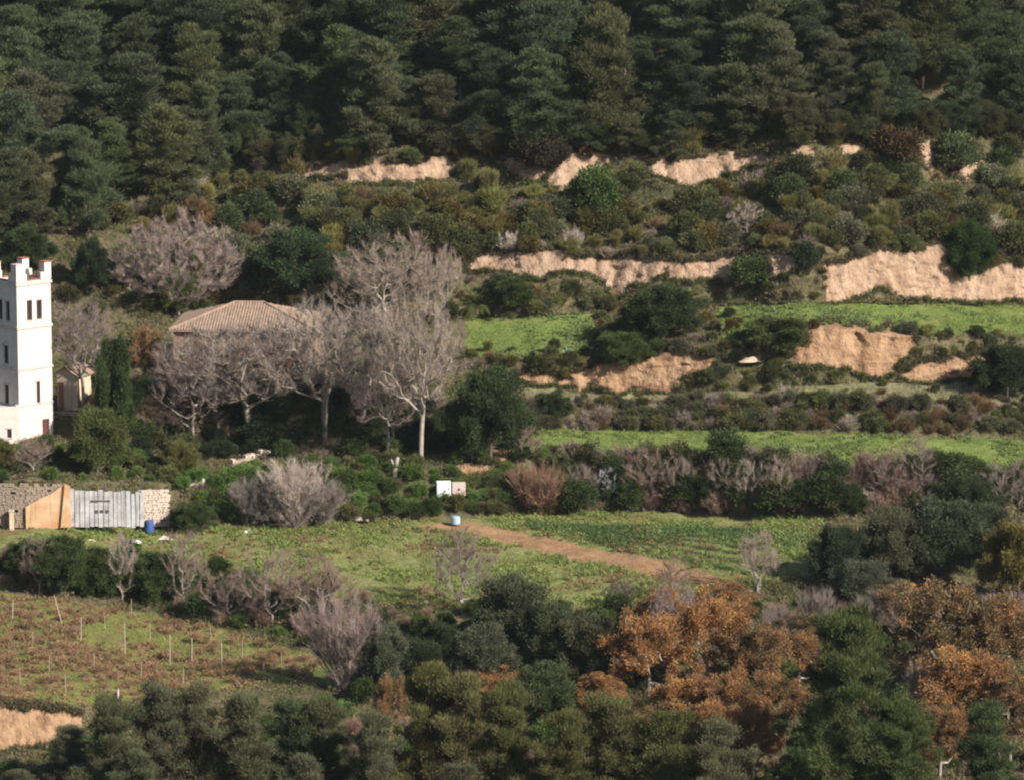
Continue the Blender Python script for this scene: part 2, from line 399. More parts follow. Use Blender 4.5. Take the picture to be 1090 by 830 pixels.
# uneven ground: soft lumps everywhere, rills and blocks in the earth cuts
slope = np.gradient(ZZ, axis=0) / np.maximum(1e-4, np.gradient(YY, axis=0))
steep = np.clip((slope - 0.5) / 1.0, 0, 1)
lump = fbm(XX * 0.22, YY * 0.22, 3) * 0.5 + fbm(XX * 0.9, YY * 0.9, 5, 2) * 0.16
ZZ = ZZ + lump * np.clip(1 - steep, 0.2, 1)
flat_field = np.isin(band, [3, 5, 7, 11])[:, None]
wx = XX + fbm(XX * 0.5, ZZ * 0.6, 23) * 1.6; wz = ZZ + fbm(XX * 0.7, ZZ * 0.5, 25) * 1.2
rill = 1 - np.abs(2 * vnoise(wx * 1.15, wz * 0.22, 31)); rill2 = 1 - np.abs(2 * vnoise(wx * 2.6, wz * 0.5, 33))
YY = YY - steep * (fbm(wx * 0.3, wz * 0.15, 21) * 1.0 + (rill - 0.5) * 0.55 * (0.4 + fbm(XX * 0.3, ZZ * 0.3, 35) + 0.5) + (rill2 - 0.5) * 0.10 + 0.2 * fbm(wx * 2.4, wz * 0.7, 41, 3) + 0.35 * fbm(wx * 0.8, wz * 2.2, 43, 3))
nr, nc = YY.shape
# classes of the ground, cell by cell
cpx = (PXX[:-1, :-1] + PXX[1:, 1:]) / 2; cpy = (PYY[:-1, :-1] + PYY[1:, 1:]) / 2
jx = cpx + fbm(cpx * 0.09, cpy * 0.11, 51) * 9; jy = cpy + fbm(cpx * 0.11, cpy * 0.15, 61) * 6
cb = np.broadcast_to(band[:-1, None], cpx.shape)
cls = np.zeros(cpx.shape, int)                                # 0 hillside
cls[(cb == 3) & (jx < 352)] = 3                               # vineyard
cls[(cb == 5) & (jx < 876)] = 4                               # meadow
cls[(cb == 7) & (jx > 545)] = 5                               # terrace field
cls[(cb == 11) & ((jx > 765) | ((jx > 495) & (jx < 628)))] = 6
cls[(cb == 9) & (jx > 560)] = 8                               # pale grassy ledge
cls[in_poly(jx * 0.5 + cpx * 0.5, jy * 0.4 + cpy * 0.6, TRACK)] = 7
for p in EARTH: cls[in_poly(jx, jy, p)] = 1
for p in RED: cls[in_poly(jx, jy, p)] = 2
VERT = np.stack([XX, YY, ZZ], -1).reshape(-1, 3)
idx = np.arange(nr * nc).reshape(nr, nc)
quad = np.stack([idx[:-1, :-1], idx[:-1, 1:], idx[1:, 1:], idx[1:, :-1]], -1)
def cells(c, name, mat):
    F = quad[cls == c]
    u, inv = np.unique(F.ravel(), return_inverse=True)
    o = bpy.data.objects.new(name, mesh_np(name, VERT[u], inv.reshape(-1, 4), [mat], smooth=True)); COL.objects.link(o)
    return struct(o)
cells(0, 'hillside', M['hillside'])
cells(1, 'earth_bank', M['earth'])
cells(2, 'earth_bank', M['red_earth'])
cells(3, 'vineyard_ground', M['vineyard'])
cells(4, 'meadow', M['meadow'])
cells(5, 'terrace_field', M['terrace'])
cells(6, 'terrace_field', M['terrace'])
cells(7, 'dirt_track', M['track'])
cells(8, 'grass_ledge', M['ledge'])
# the valley between the camera's hill and the slope, the sides and the ridge behind
vy = np.array([-80, -20, 0, 20, 60, 120, 190, 250, Y_START + 1]); zs = CH - Y_START * tan_dep(PY_START)
vz = np.array([CH + 4, CH - 1.0, CH - 1.8, CH - 14, CH - 44, zs - 8, zs - 9, zs - 6, zs + 0.1])
vx = np.linspace(-420, 420, 57)
gx, gy = np.meshgrid(vx, vy); gz = np.repeat(vz[:, None], len(vx), 1) + (np.abs(gy) > 60) * (gy < 280) * fbm(gx * 0.03, gy * 0.03, 71) * 4
i2 = np.arange(gx.size).reshape(gx.shape)
q2 = np.stack([i2[:-1, :-1], i2[:-1, 1:], i2[1:, 1:], i2[1:, :-1]], -1).reshape(-1, 4)
struct(COL.objects.link(bpy.data.objects.new('valley', mesh_np('valley', np.stack([gx, gy, gz], -1).reshape(-1, 3), q2, [M['hillside']], smooth=True))) or bpy.data.objects['valley'])
for side, c in (('hill_flank', 0), ('hill_flank', -1)):
    e = np.stack([XX[:, c], YY[:, c], ZZ[:, c]], -1)[::4]
    sgn = -1 if c == 0 else 1
    rows = [e + np.array([sgn * d, 0, 0.0]) + np.stack([0 * e[:, 0], 0 * e[:, 0], fbm(e[:, 1] * 0.05, e[:, 1] * 0 + d, 81) * d * 0.03], -1) for d in (-0.2, 15, 40, 90, 170, 300)]
    g = np.array(rows); i2 = np.arange(g.shape[0] * g.shape[1]).reshape(g.shape[:2])
    q2 = np.stack([i2[:-1, :-1], i2[:-1, 1:], i2[1:, 1:], i2[1:, :-1]], -1).reshape(-1, 4)
    if c == 0: q2 = q2[:, ::-1]
    o = bpy.data.objects.new(side, mesh_np(side, g.reshape(-1, 3), q2, [M['hillside']], smooth=True)); COL.objects.link(o); struct(o)
e = np.stack([XX[-1], YY[-1], ZZ[-1]], -1)[::6]
e = np.concatenate([[e[0] - np.array([300, 0, 0])], e, [e[-1] + np.array([300, 0, 0])]])
rows = [e + np.array([0, d, d * s]) for d, s in ((-0.3, 0.5), (30, 0.5), (80, 0.42), (150, 0.3), (300, 0.1))]
g = np.array(rows); i2 = np.arange(g.shape[0] * g.shape[1]).reshape(g.shape[:2])
q2 = np.stack([i2[:-1, :-1], i2[:-1, 1:], i2[1:, 1:], i2[1:, :-1]], -1).reshape(-1, 4)
o = bpy.data.objects.new('ridge', mesh_np('ridge', g.reshape(-1, 3), q2, [M['hillside']], smooth=True)); COL.objects.link(o); struct(o)
print('ground: tower', ground(25, 470), 'bottom', ground(500, 830), 'forest', ground(500, 165))

# ------------------------------------------------------------------ buildings and walls
M['white'] = solid_material('white_render', (0.61, 0.55, 0.49), (0.51, 0.455, 0.405), 1.2, 0.9, streak=(0.53, 0.47, 0.42))
M['stone_trim'] = solid_material('stone_trim', (0.52, 0.45, 0.41), (0.42, 0.36, 0.33), 2.0, 0.9)
M['red_coping'] = solid_material('red_coping', (0.36, 0.12, 0.09), (0.26, 0.09, 0.07), 3.0, 0.85)
M['shutter'] = solid_material('dark_red_joinery', (0.12, 0.04, 0.035), (0.08, 0.03, 0.03), 3.0, 0.7)
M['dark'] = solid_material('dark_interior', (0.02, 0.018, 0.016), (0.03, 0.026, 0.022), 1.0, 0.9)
M['glass'] = solid_material('window_glass', (0.02, 0.022, 0.025), (0.03, 0.03, 0.035), 1.0, 0.12)
M['tile'] = solid_material('roof_tile', (0.33, 0.22, 0.15), (0.21, 0.145, 0.105), 1.6, 0.9, streak=(0.2, 0.18, 0.15))
M['salmon'] = solid_material('salmon_plaster', (0.38, 0.235, 0.165), (0.28, 0.165, 0.115), 1.2, 0.92, streak=(0.27, 0.18, 0.13))
M['brick'] = solid_material('old_brick', (0.42, 0.19, 0.11), (0.30, 0.13, 0.085), 4.0, 0.92)
M['cream'] = solid_material('cream_plaster', (0.62, 0.50, 0.36), (0.50, 0.38, 0.26), 1.5, 0.92, streak=(0.42, 0.30, 0.2))
M['orange_wall'] = solid_material('ochre_plaster', (0.60, 0.43, 0.27), (0.47, 0.24, 0.11), 0.55, 0.92, streak=(0.36, 0.22, 0.13))
M['stone'] = solid_material('dry_stone', (0.33, 0.26, 0.195), (0.21, 0.155, 0.12), 1.6, 0.95, bump=0.4)
M['pale_stone'] = solid_material('pale_stone', (0.55, 0.46, 0.375), (0.38, 0.30, 0.235), 1.6, 0.95, bump=0.4)
M['board'] = solid_material('weathered_board', (0.58, 0.56, 0.55), (0.33, 0.31, 0.31), 0.9, 0.8, streak=(0.2, 0.17, 0.15))
M['iron'] = solid_material('dark_iron', (0.10, 0.095, 0.10), (0.06, 0.055, 0.055), 2.0, 0.7)
M['white_metal'] = solid_material('white_sheet', (0.80, 0.80, 0.77), (0.70, 0.70, 0.66), 1.5, 0.6)
M['pink_metal'] = solid_material('faded_pink_sheet', (0.58, 0.47, 0.44), (0.46, 0.35, 0.32), 2.0, 0.7)
M['blue'] = solid_material('blue_plastic', (0.06, 0.11, 0.30), (0.04, 0.08, 0.22), 2.0, 0.45)
M['sky_blue'] = solid_material('light_blue_plastic', (0.36, 0.47, 0.60), (0.28, 0.39, 0.52), 2.0, 0.5)
M['yellow'] = solid_material('yellow_plastic', (0.72, 0.50, 0.16), (0.60, 0.40, 0.12), 2.0, 0.6)
M['post'] = solid_material('weathered_post', (0.42, 0.36, 0.28), (0.30, 0.25, 0.19), 3.0, 0.9)

def wall_holes(mb, w, h, holes, t):
    """wall in the x-z plane from x=0..w, outer face at y=0, thickness t, with rectangular openings (x0,x1,z0,z1)"""
    xs = sorted({0.0, w, *[a for q in holes for a in q[:2]]}); zs = sorted({0.0, h, *[a for q in holes for a in q[2:4]]})
    for i in range(len(xs) - 1):
        run = None
        for j in range(len(zs) - 1):
            cx = (xs[i] + xs[i+1]) / 2; cz = (zs[j] + zs[j+1]) / 2
            solid = not any(q[0] < cx < q[1] and q[2] < cz < q[3] for q in holes)
            if solid and run is None: run = zs[j]
            if (not solid) and run is not None: mb.box(xs[i], xs[i+1], 0, t, run, zs[j]); run = None
        if run is not None: mb.box(xs[i], xs[i+1], 0, t, run, h)
    return mb

def put(o, origin, rz):
    o.location = origin; o.rotation_euler = (0, 0, rz); return o

def window(parent, origin, rz, x0, x1, z0, z1, depth=0.18, mull=True, arch=False):
    """joinery and pane set back in an opening of a wall whose local frame is origin/rz"""
    f = MB(); b = 0.07
    f.box(x0, x0 + b, depth, depth + 0.06, z0, z1); f.box(x1 - b, x1, depth, depth + 0.06, z0, z1)
    f.box(x0 + b, x1 - b, depth + 0.002, depth + 0.058, z1 - b, z1); f.box(x0 + b, x1 - b, depth + 0.002, depth + 0.058, z0, z0 + b)
    if mull: f.box((x0 + x1) / 2 - 0.03, (x0 + x1) / 2 + 0.03, depth + 0.004, depth + 0.055, z0 + b, z1 - b)
    w = f.build('window', M['shutter'], parent); put(w, origin, rz)
    p = MB().box(x0 + 0.02, x1 - 0.02, depth + 0.025, depth + 0.035, z0 + 0.02, z1 - 0.02).build('pane', M['glass'], w)
    s = MB().box(x0 - 0.08, x1 + 0.08, -0.07, depth - 0.004, z0 - 0.1, z0 - 0.003).build('sill', M['stone_trim'], w)
    h = MB()
    if arch:
        xc = (x0 + x1) / 2; r0 = (x1 - x0) / 2 + 0.06; r1 = r0 + 0.16
        for k in range(10):
            a0 = math.pi * k / 10; a1 = math.pi * (k + 1) / 10
            h.prism([(xc + r0 * math.cos(a0), z1 - 0.1 + r0 * math.sin(a0)), (xc + r1 * math.cos(a0), z1 - 0.1 + r1 * math.sin(a0)),
                     (xc + r1 * math.cos(a1), z1 - 0.1 + r1 * math.sin(a1)), (xc + r0 * math.cos(a1), z1 - 0.1 + r0 * math.sin(a1))], -0.07, 0.0)
    else:
        h.box(x0 - 0.12, x1 + 0.12, -0.06, -0.001, z1 + 0.06, z1 + 0.18)
    h.build('hood', M['stone_trim'], w)
    return w

# --- white tower
g0, sc = ground(21, 469)
A = 4.35; HT = 16.5
tower = empty('white_tower', g0 + Vector((0, A * 0.707, -0.3)), math.radians(45))
tag(tower, 'tall white square tower with battlements and paired windows at the left edge', 'tower')
h2 = A / 2
zof = lambda y: (469 - y) * 0.957 / (sc * 0.985) + 0.3
# right-hand face: local frame x along +x, outward -y ; left-hand face: outward -x
FR = (Vector((-h2, -h2, 0)), 0.0)
FL = (Vector((-h2, h2, 0)), -math.pi / 2)
holesR = [(1.26, 1.94, zof(338), zof(316)), (2.5, 3.18, zof(338), zof(317)), (2.30, 2.75, zof(430), zof(407)), (2.95, 3.85, 0.3, zof(449))]
holesL = [(1.26, 1.94, zof(338), zof(316)), (2.46, 3.14, zof(338), zof(317)), (2.0, 2.75, zof(386), zof(366)), (2.0, 2.7, zof(430), zof(410))]
for (org, rz), holes in ((FR, holesR), (FL, holesL)):
    inset = 0.0 if rz == 0.0 else 0.001
    mb = MB(); wall_holes(mb, A - (0.35 if rz else 0), HT, holes, 0.35)
    put(mb.build('wall', M['white'], tower), org, rz)
mb = MB(); mb.box(-h2 + 0.35, h2 - 0.35, h2 - 0.35, h2, 0, HT); mb.box(h2 - 0.35, h2, -h2 + 0.35, h2, 0, HT)
mb.build('wall', M['white'], tower)
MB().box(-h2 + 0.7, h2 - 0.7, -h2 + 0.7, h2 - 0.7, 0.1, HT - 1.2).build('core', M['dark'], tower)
MB().box(-h2 + 0.352, h2 - 0.352, -h2 + 0.352, h2 - 0.352, HT - 1.1, HT - 0.9).build('roof_terrace', M['red_coping'], tower)
for q in holesR[:3]: window(tower, FR[0], FR[1], *q)
for q in holesL[:2]: window(tower, FL[0], FL[1], *q)
window(tower, FL[0], FL[1], *holesL[2], arch=True); window(tower, FL[0], FL[1], *holesL[3])
d = MB().box(2.97, 3.83, 0.2, 0.26, 0.3, zof(449)).build('door', M['shutter'], tower); put(d, *FR)
MB().box(3.68, 3.73, 0.16, 0.198, 1.25, 1.35).build('handle', M['iron'], d)
for zc, hh, pr in ((zof(347), 0.28, 0.10), (zof(392.5), 0.26, 0.09), (zof(299), 0.3, 0.12), (zof(432), 0.2, 0.07)):
    mb = MB(); e = h2 + pr
    mb.box(-e, e, -e, -h2 - 0.001, zc, zc + hh); mb.box(-e, -h2 - 0.001, -h2, e, zc + 0.001, zc + hh - 0.001)
    mb.box(h2 + 0.001, e, -h2, e, zc + 0.001, zc + hh - 0.001); mb.box(-h2, h2, h2 + 0.001, e - 0.001, zc, zc + hh)
    mb.build('string_course', M['stone_trim'], tower)
# battlements: stepped merlons on the corners, lower ones between
mt = zof(276)
for sx in (-1, 1):
    for sy in (-1, 1):
        mb = MB(); e = h2 + 0.06
        x0, x1 = sorted((sx * e, sx * (e - 0.85))); y0, y1 = sorted((sy * e, sy * (e - 0.85)))
        mb.box(x0, x1, y0, y1, HT + 0.002, mt)
        x0, x1 = sorted((sx * (e - 0.852), sx * (e - 1.35))); ya, yb = sorted((sy * e, sy * (e - 0.4)))
        mb.box(x0, x1, ya, yb, HT + 0.002, HT + 0.75)
        y0, y1 = sorted((sy * (e - 0.852), sy * (e - 1.35))); xa, xb = sorted((sx * e, sx * (e - 0.4)))
        mb.box(xa, xb, y0, y1, HT + 0.002, HT + 0.75)
        m_ = mb.build('merlon', M['white'], tower)
        c = MB(); c.box(*sorted((sx * (e + 0.05), sx * (e - 0.9))), *sorted((sy * (e + 0.05), sy * (e - 0.9))), mt + 0.002, mt + 0.1)
        c.build('coping', M['red_coping'] if (sx, sy) != (-1, -1) else M['stone_trim'], m_)
e = h2 - 0.02
for s in (-1, 1):
    MB().box(-e + 1.4, e - 1.4, *sorted((s * e, s * (e - 0.36))), HT + 0.003, HT + 0.14).build('coping', M['red_coping'], tower)
    MB().box(*sorted((s * e, s * (e - 0.36))), -e + 1.4, e - 1.4, HT + 0.003, HT + 0.14).build('coping', M['red_coping'], tower)

# --- low white annex at the foot of the tower
g1, s1 = ground(2, 473)
ann = empty('white_annex', g1 + Vector((-0.75, 0.1, -0.4)), math.radians(14))
tag(ann, 'low whitewashed building at the foot of the white tower', 'building')
aw, ah, ad = 5.2, 4.2, 4.6
mb = MB(); wall_holes(mb, aw, ah, [(3.9, 4.35, 1.0, 1.9)], 0.3); mb.box(0, 0.3, 0.3, ad, 0, ah); mb.box(aw - 0.3, aw, 0.3, ad, 0, ah)
put(mb.build('wall', M['white'], ann), (-aw / 2, 0, 0), 0)
MB().box(-aw / 2 + 0.31, aw / 2 - 0.31, 0.31, ad, ah - 0.5, ah - 0.3).build('roof', M['stone_trim'], ann)
window(ann, (-aw / 2, 0, 0), 0, 3.9, 4.35, 1.0, 1.9)
# --- small cream shed behind the tower
g2, s2 = ground(72, 436)
shed = empty('cream_shed', g2 + Vector((0, 0, -0.4)), math.radians(-20))
tag(shed, 'small cream rendered shed with sloping tiled roof right of the tower', 'shed')
mb = MB(); mb.prism([(-1.15, 0), (1.15, 0), (1.15, 3.9), (-0.2, 4.75), (-1.15, 4.2)], 0, 3.2)
mb.build('wall', M['cream'], shed)
mb = MB(); mb.prism([(-1.4, 4.08), (-0.2, 4.77), (1.45, 3.72), (1.45, 3.84), (-0.2, 4.91), (-1.4, 4.22)], -0.25, 3.4)
mb.build('roof', M['tile'], shed)
MB().box(-0.95, -0.4, -0.03, 0.0, 0.2, 3.2).build('door', M['brick'], shed)
MB().box(-1.6, 1.9, -0.5, -0.1, -0.6, 0.25).build('plinth', M['pale_stone'], shed)

# --- tiled house behind the bare plane trees
g3, s3 = ground(259, 411)
HW, HD, HE = 14.6, 11.5, 6.0
house = empty('tiled_house', g3 + Vector((0, 0.4, -0.2)), math.radians(-3))
tag(house, 'old salmon house with hipped clay tile roof behind bare trees', 'house')
bays = [(-6.4, -5.3), (-4.2, -2.8), (-1.8, -0.4), (0.6, 2.0), (3.0, 4.4), (5.4, 6.5)]
holes = []
for i, (a, b) in enumerate(bays):
    holes.append((a + HW/2, b + HW/2, 0.2, 2.5)); holes.append((a + HW/2, b + HW/2, 3.4, 5.3))
mb = MB(); wall_holes(mb, HW, HE, holes, 0.4); mb.box(0, 0.4, 0.4, HD - 0.4, 0, HE); mb.box(HW - 0.4, HW, 0.4, HD - 0.4, 0, HE); mb.box(0, HW, HD - 0.4, HD, 0, HE)
put(mb.build('wall', M['salmon'], house), (-HW/2, 0, 0), 0)
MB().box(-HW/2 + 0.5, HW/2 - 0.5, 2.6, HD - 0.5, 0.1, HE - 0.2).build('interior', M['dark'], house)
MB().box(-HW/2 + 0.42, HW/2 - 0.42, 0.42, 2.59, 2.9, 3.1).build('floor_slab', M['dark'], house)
for i, (a, b) in enumerate(bays):
    for z1 in (2.5, 5.3):
        xc = (a + b) / 2; r = (b - a) / 2; mb = MB()
        for k in range(8):               # the arch: spandrels filling the square head of the opening
            a0 = math.pi * k / 8; a1 = math.pi * (k + 1) / 8
            mb.prism([(xc + r * math.cos(a0), z1 - r * 0.7 + r * 0.7 * math.sin(a0)), (xc + r * math.cos(a0), z1), (xc + r * math.cos(a1), z1), (xc + r * math.cos(a1), z1 - r * 0.7 + r * 0.7 * math.sin(a1))][::-1], 0.05, 0.35)
        mb.build('arch', M['brick'], house)
    if i in (3, 4):
        MB().box(a - 0.42, a - 0.04, -0.14, -0.002, 0, HE - 0.4).build('pilaster', M['brick'], house)
MB().box(4.6, 5.0, -0.14, -0.002, 0, HE - 0.4).build('pilaster', M['brick'], house)
MB().box(-HW/2 - 0.05, HW/2 + 0.05, -0.07, -0.001, 2.85, 3.1).build('string_course', M['cream'], house)
# hipped roof: rows of barrel tiles running down each slope
rise, ov = 2.1, 0.5
RX, RY0, RY1 = HW/2 + ov, -ov, HD + ov
run = (RY1 - RY0) / 2
def slope_tiles(length, name):
    """x along the eave, y up the slope (plan), tiles as raised half-barrels, shorter towards the hips"""
    V, F = [], []
    n = int(length / 0.30); w = length / n
    for i in range(n):
        xa = i * w; xc = xa + w / 2
        top = min(run, xc, length - xc)
        if top < 0.3: continue
        prof = [(xa, 0.0), (xa + 0.18 * w, 0.03), (xa + 0.5 * w, 0.07), (xa + 0.82 * w, 0.03), (xa + w, 0.0)]
        ns = max(1, int(top / 1.0)); o = len(V)
        for j in range(ns + 1):
            t = top * j / ns; zz = rise * t / run + (0.03 * ((i * 7 + j * 5) % 3))
            for x, dz in prof: V.append((x, t, zz + dz))
        for j in range(ns):
            for k in range(4):
                F.append((o + j*5 + k, o + j*5 + k + 1, o + (j+1)*5 + k + 1, o + (j+1)*5 + k))
    mb = MB(); mb.v = V; mb.f = F
    return mb
rf = MB()
zr = HE
rf.add([(-RX, RY0, zr), (RX, RY0, zr), (RX, RY1, zr), (-RX, RY1, zr), (-RX + run, RY0 + run, zr + rise), (RX - run, RY0 + run, zr + rise),
        (-RX, RY0, zr - 0.12), (RX, RY0, zr - 0.12), (RX, RY1, zr - 0.12), (-RX, RY1, zr - 0.12)],
       [(0, 1, 5, 4), (1, 2, 5), (2, 3, 4, 5), (3, 0, 4), (6, 9, 8, 7), (0, 6, 7, 1), (1, 7, 8, 2), (2, 8, 9, 3), (3, 9, 6, 0)])
roof = rf.build('roof', M['tile'], house)
for mbx, loc, rz in ((slope_tiles(2 * RX, 'f'), (-RX, RY0, zr + 0.01), 0), (slope_tiles(2 * run, 'l'), (-RX, RY1, zr + 0.01), -math.pi/2), (slope_tiles(2 * run, 'r'), (RX, RY0, zr + 0.01), math.pi/2)):
    t_ = put(mbx.build('tile_rows', M['tile'], roof), loc, rz); t_['kind'] = 'stuff'
for p0, p1 in (((-RX, RY0, zr), (-RX + run, RY0 + run, zr + rise)), ((-RX + run, RY0 + run, zr + rise), (RX - run, RY0 + run, zr + rise)), ((RX, RY0, zr), (RX - run, RY0 + run, zr + rise))):
    MB().tube(Vector(p0) + Vector((0, 0, .08)), Vector(p1) + Vector((0, 0, .08)), 0.15, 0.15, 8).build('ridge_tile', M['tile'], roof)
# --- low garden parapet and yellow box on the house terrace
def stones_wall(name, label, pts, h, thick, mat, cat='wall', size=0.45, seed=1):
    """a wall of separate rough stones laid along a line on the ground"""
    rr = random.Random(seed); root = empty(name, pts[0])
    tag(root, label, cat)
    mats = mat
    base = []
    for v in range(4):
        r2 = random.Random(seed * 10 + v); mb = MB(); mb.box(-.5, .5, -.5, .5, -.5, .5)
        mb.v = [tuple(c * (0.78 + 0.34 * r2.random()) for c in p) for p in mb.v]
        mb.add([], [])
        base.append(mb.mesh('stone', mats))
    L = sum((Vector(pts[i+1]) - Vector(pts[i])).length for i in range(len(pts) - 1))
    rows = max(1, int(round(h / (size * 0.6)))); rh = h / rows
    for r in range(rows):
        s = rr.random() * size * 0.5
        while s < L - size * 0.3:
            wl = size * (0.7 + 0.7 * rr.random()); mid = s + wl / 2
            if rr.random() < (0.97 if r < rows - 1 else 0.75):
                d = mid
                for i in range(len(pts) - 1):
                    a = Vector(pts[i]); b = Vector(pts[i+1]); l = (b - a).length
                    if d <= l or i == len(pts) - 2: break
                    d -= l
                p = a + (b - a) * (d / l); ang = math.atan2(b.y - a.y, b.x - a.x)
                o = bpy.data.objects.new('stone', base[rr.randrange(4)]); COL.objects.link(o); o.parent = root
                o.location = p - Vector(pts[0]) + Vector((0, rr.uniform(-.05, .05), rh * (r + 0.5) - 0.15))
                o.scale = (wl * 0.97, thick * rr.uniform(0.9, 1.1), rh * 0.98); o.rotation_euler = (rr.uniform(-.08, .08), rr.uniform(-.1, .1), ang + rr.uniform(-.06, .06))
            s += wl
    return root
G = lambda px, py: ground(px, py)[0]
stones_wall('garden_wall', 'low broken pale stone wall right of the board gate', [G(197, 519), G(215, 515), G(240, 513), G(260, 512)], 0.75, 0.45, M['pale_stone'], seed=3)
stones_wall('garden_wall', 'short pale stone wall at the foot of the plane trees', [G(245, 496), G(262, 491), G(286, 483)], 0.85, 0.5, M['pale_stone'], seed=4)
stones_wall('terrace_wall', 'low stone parapet along the terrace in front of the house', [G(126, 419), G(200, 417.5), G(330, 417)], 0.5, 0.4, M['stone'], seed=5)
stones_wall('retaining_wall', 'ruined brown stone retaining wall left of the ochre wall', [G(-30, 558) + Vector((0, -0.5, 0)), G(30, 558) + Vector((0, -0.5, 0)), G(74, 558) + Vector((0, -0.5, 0))], 4.3, 0.5, M['stone'], size=0.42, seed=6)
stones_wall('retaining_wall', 'pale stone retaining wall with stepped top right of the board gate', [G(148, 557) + Vector((0, -0.7, 0)), G(165, 557) + Vector((0, -0.7, 0)), G(180, 557) + Vector((0, -0.4, 0))], 3.7, 0.5, M['pale_stone'], size=0.42, seed=8)

# --- ochre wall with slanted top
go, so = ground(29, 559)
ow = empty('ochre_wall', go + Vector((0, -1.0, -0.3)), math.radians(6)); tag(ow, 'ochre plastered wall with slanted top left of the board gate', 'wall')
k = 1 / (so * 0.985)
MB().prism([(0, 0), (44*k, 0.2), (44*k, 46*k), (38*k, 47*k), (26*k, 38*k), (14*k, 33*k), (0, 25*k)], 0, 0.35).build('wall', M['orange_wall'], ow)
MB().prism([(36*k, 3*k), (47*k, 3*k), (46*k, 47*k), (41*k, 49*k)], -0.25, -0.004).build('buttress', M['orange_wall'], ow)
gp, sp = ground(14, 560)
pw = empty('gate_pillar', gp + Vector((0, -1.1, -0.2)), 0.1); tag(pw, 'short cream pillar at the left end of the ochre wall', 'pillar')
MB().box(-0.22, 0.22, -0.22, 0.22, 0, 1.9).build('shaft', M['cream'], pw, bevel=0.03); MB().box(-0.28, 0.28, -0.28, 0.28, 1.902, 2.05).build('cap', M['pale_stone'], pw, bevel=0.02)
# --- gate of weathered boards
gg, sg = ground(76, 558)
gate = empty('board_gate', gg + Vector((0, -1.0, -0.1)), math.radians(1.5)); tag(gate, 'wide gate of weathered grey white boards with dark straps', 'gate')
k = 1 / (sg * 0.985); x = 0.0; rr = random.Random(5); i = 0
while x < 73 * k:
    wb = 4.6 * k * rr.uniform(0.85, 1.2)
    top = (41 - 4 * x / (73 * k)) * k + rr.uniform(-0.12, 0.1)
    b = MB().box(x, x + wb - 0.06, 0, 0.05, rr.uniform(0, 0.12), top).build('board', M['board'], gate)
    b.rotation_euler = (rr.uniform(-.015, .015), rr.uniform(-.012, .012), 0)
    x += wb; i += 1
for z0 in (0.7, 2.05, 3.0): MB().box(0, 73 * k, 0.08, 0.16, z0, z0 + 0.14).build('rail', M['iron'], gate)
MB().box(22*k, 42*k, -0.05, -0.015, 2.55, 2.72).build('strap', M['iron'], gate)
for xa in (26, 31, 37): MB().box(xa*k, (xa+3.6)*k, -0.05, -0.015, 1.55 + 0.1*((xa*3) % 3 - 1), 1.85 + 0.1*((xa*3) % 3 - 1)).build('strap', M['iron'], gate)
for xa in (-0.1, 17*k, 36.3*k, 55*k, 73.5*k): MB().box(xa - 0.06, xa + 0.06, 0.17, 0.30, -0.3, 46*k).build('gate_post', M['iron'], gate)

# --- two sheet boxes in the bushes
def cabinet(px, py, w, h, d, mat, label, mark):
    g, s = ground(px, py)
    r = empty('metal_cabinet', g + Vector((0, -0.3, 0)), 0.08); tag(r, label, 'cabinet', None)
    MB().box(-w/2, w/2, 0, d, 0.9, 0.9 + h).build('body', mat, r, bevel=0.03)
    MB().box(-w/2 + 0.08, w/2 - 0.08, -0.03, -0.002, 0.98, 0.82 + h).build('door', mat, r)
    for sx in (-1, 1): MB().box(sx * (w/2 - 0.12) - 0.05, sx * (w/2 - 0.12) + 0.05, 0.1, 0.2, -0.3, 0.9).build('leg', M['iron'], r)
    if mark:
        MB().tube((0.0, -0.034, 0.9 + h * 0.5), (0.0, -0.06, 0.9 + h * 0.5), 0.13, 0.12, 10).build('plate', M['shutter'], r)
    else:
        MB().box(w/2 - 0.25, w/2 - 0.2, -0.07, -0.032, 0.9 + h * 0.45, 0.9 + h * 0.6).build('handle', M['iron'], r)
    return r
cabinet(472.5, 537, 1.42, 1.5, 0.8, M['white_metal'], 'square white metal cabinet standing in the green bushes', False)
cabinet(488.5, 536, 1.35, 1.3, 0.7, M['pink_metal'], 'faded pinkish metal cabinet with a dark round plate beside the white one', True)

def barrel(px, py, r, h, mat, label, name='plastic_barrel'):
    g, s = ground(px, py)
    t = empty(name, g + Vector((0, -0.2, 0.0))); tag(t, label, 'barrel')
    n = 14; prof = [(r*.88, 0), (r, .06*h), (r, .3*h), (r*1.05, .33*h), (r, .36*h), (r, .64*h), (r*1.05, .67*h), (r, .7*h), (r, .94*h), (r*.9, h)]
    mb = MB()
    for (ra, za), (rb, zb) in zip(prof[:-1], prof[1:]): mb.tube((0, 0, za), (0, 0, zb), ra, rb, n)
    mb.build('drum', mat, t)
    MB().tube((0, 0, h + .001), (0, 0, h + 0.05), r * .8, r * .78, n).build('lid', mat, t)
barrel(159, 566, 0.48, 1.2, M['blue'], 'blue plastic barrel at the foot of the pale stone wall')
barrel(165, 412, 0.42, 0.95, M['sky_blue'], 'light blue barrel on the terrace by the house')
barrel(485, 557, 0.46, 0.75, M['sky_blue'], 'light blue tub at the start of the dirt track')
gy_, sy_ = ground(268, 414)
t = empty('yellow_crate', gy_ + Vector((0, -0.2, 0.0))); tag(t, 'long yellow crate on the terrace in front of the house', 'crate')
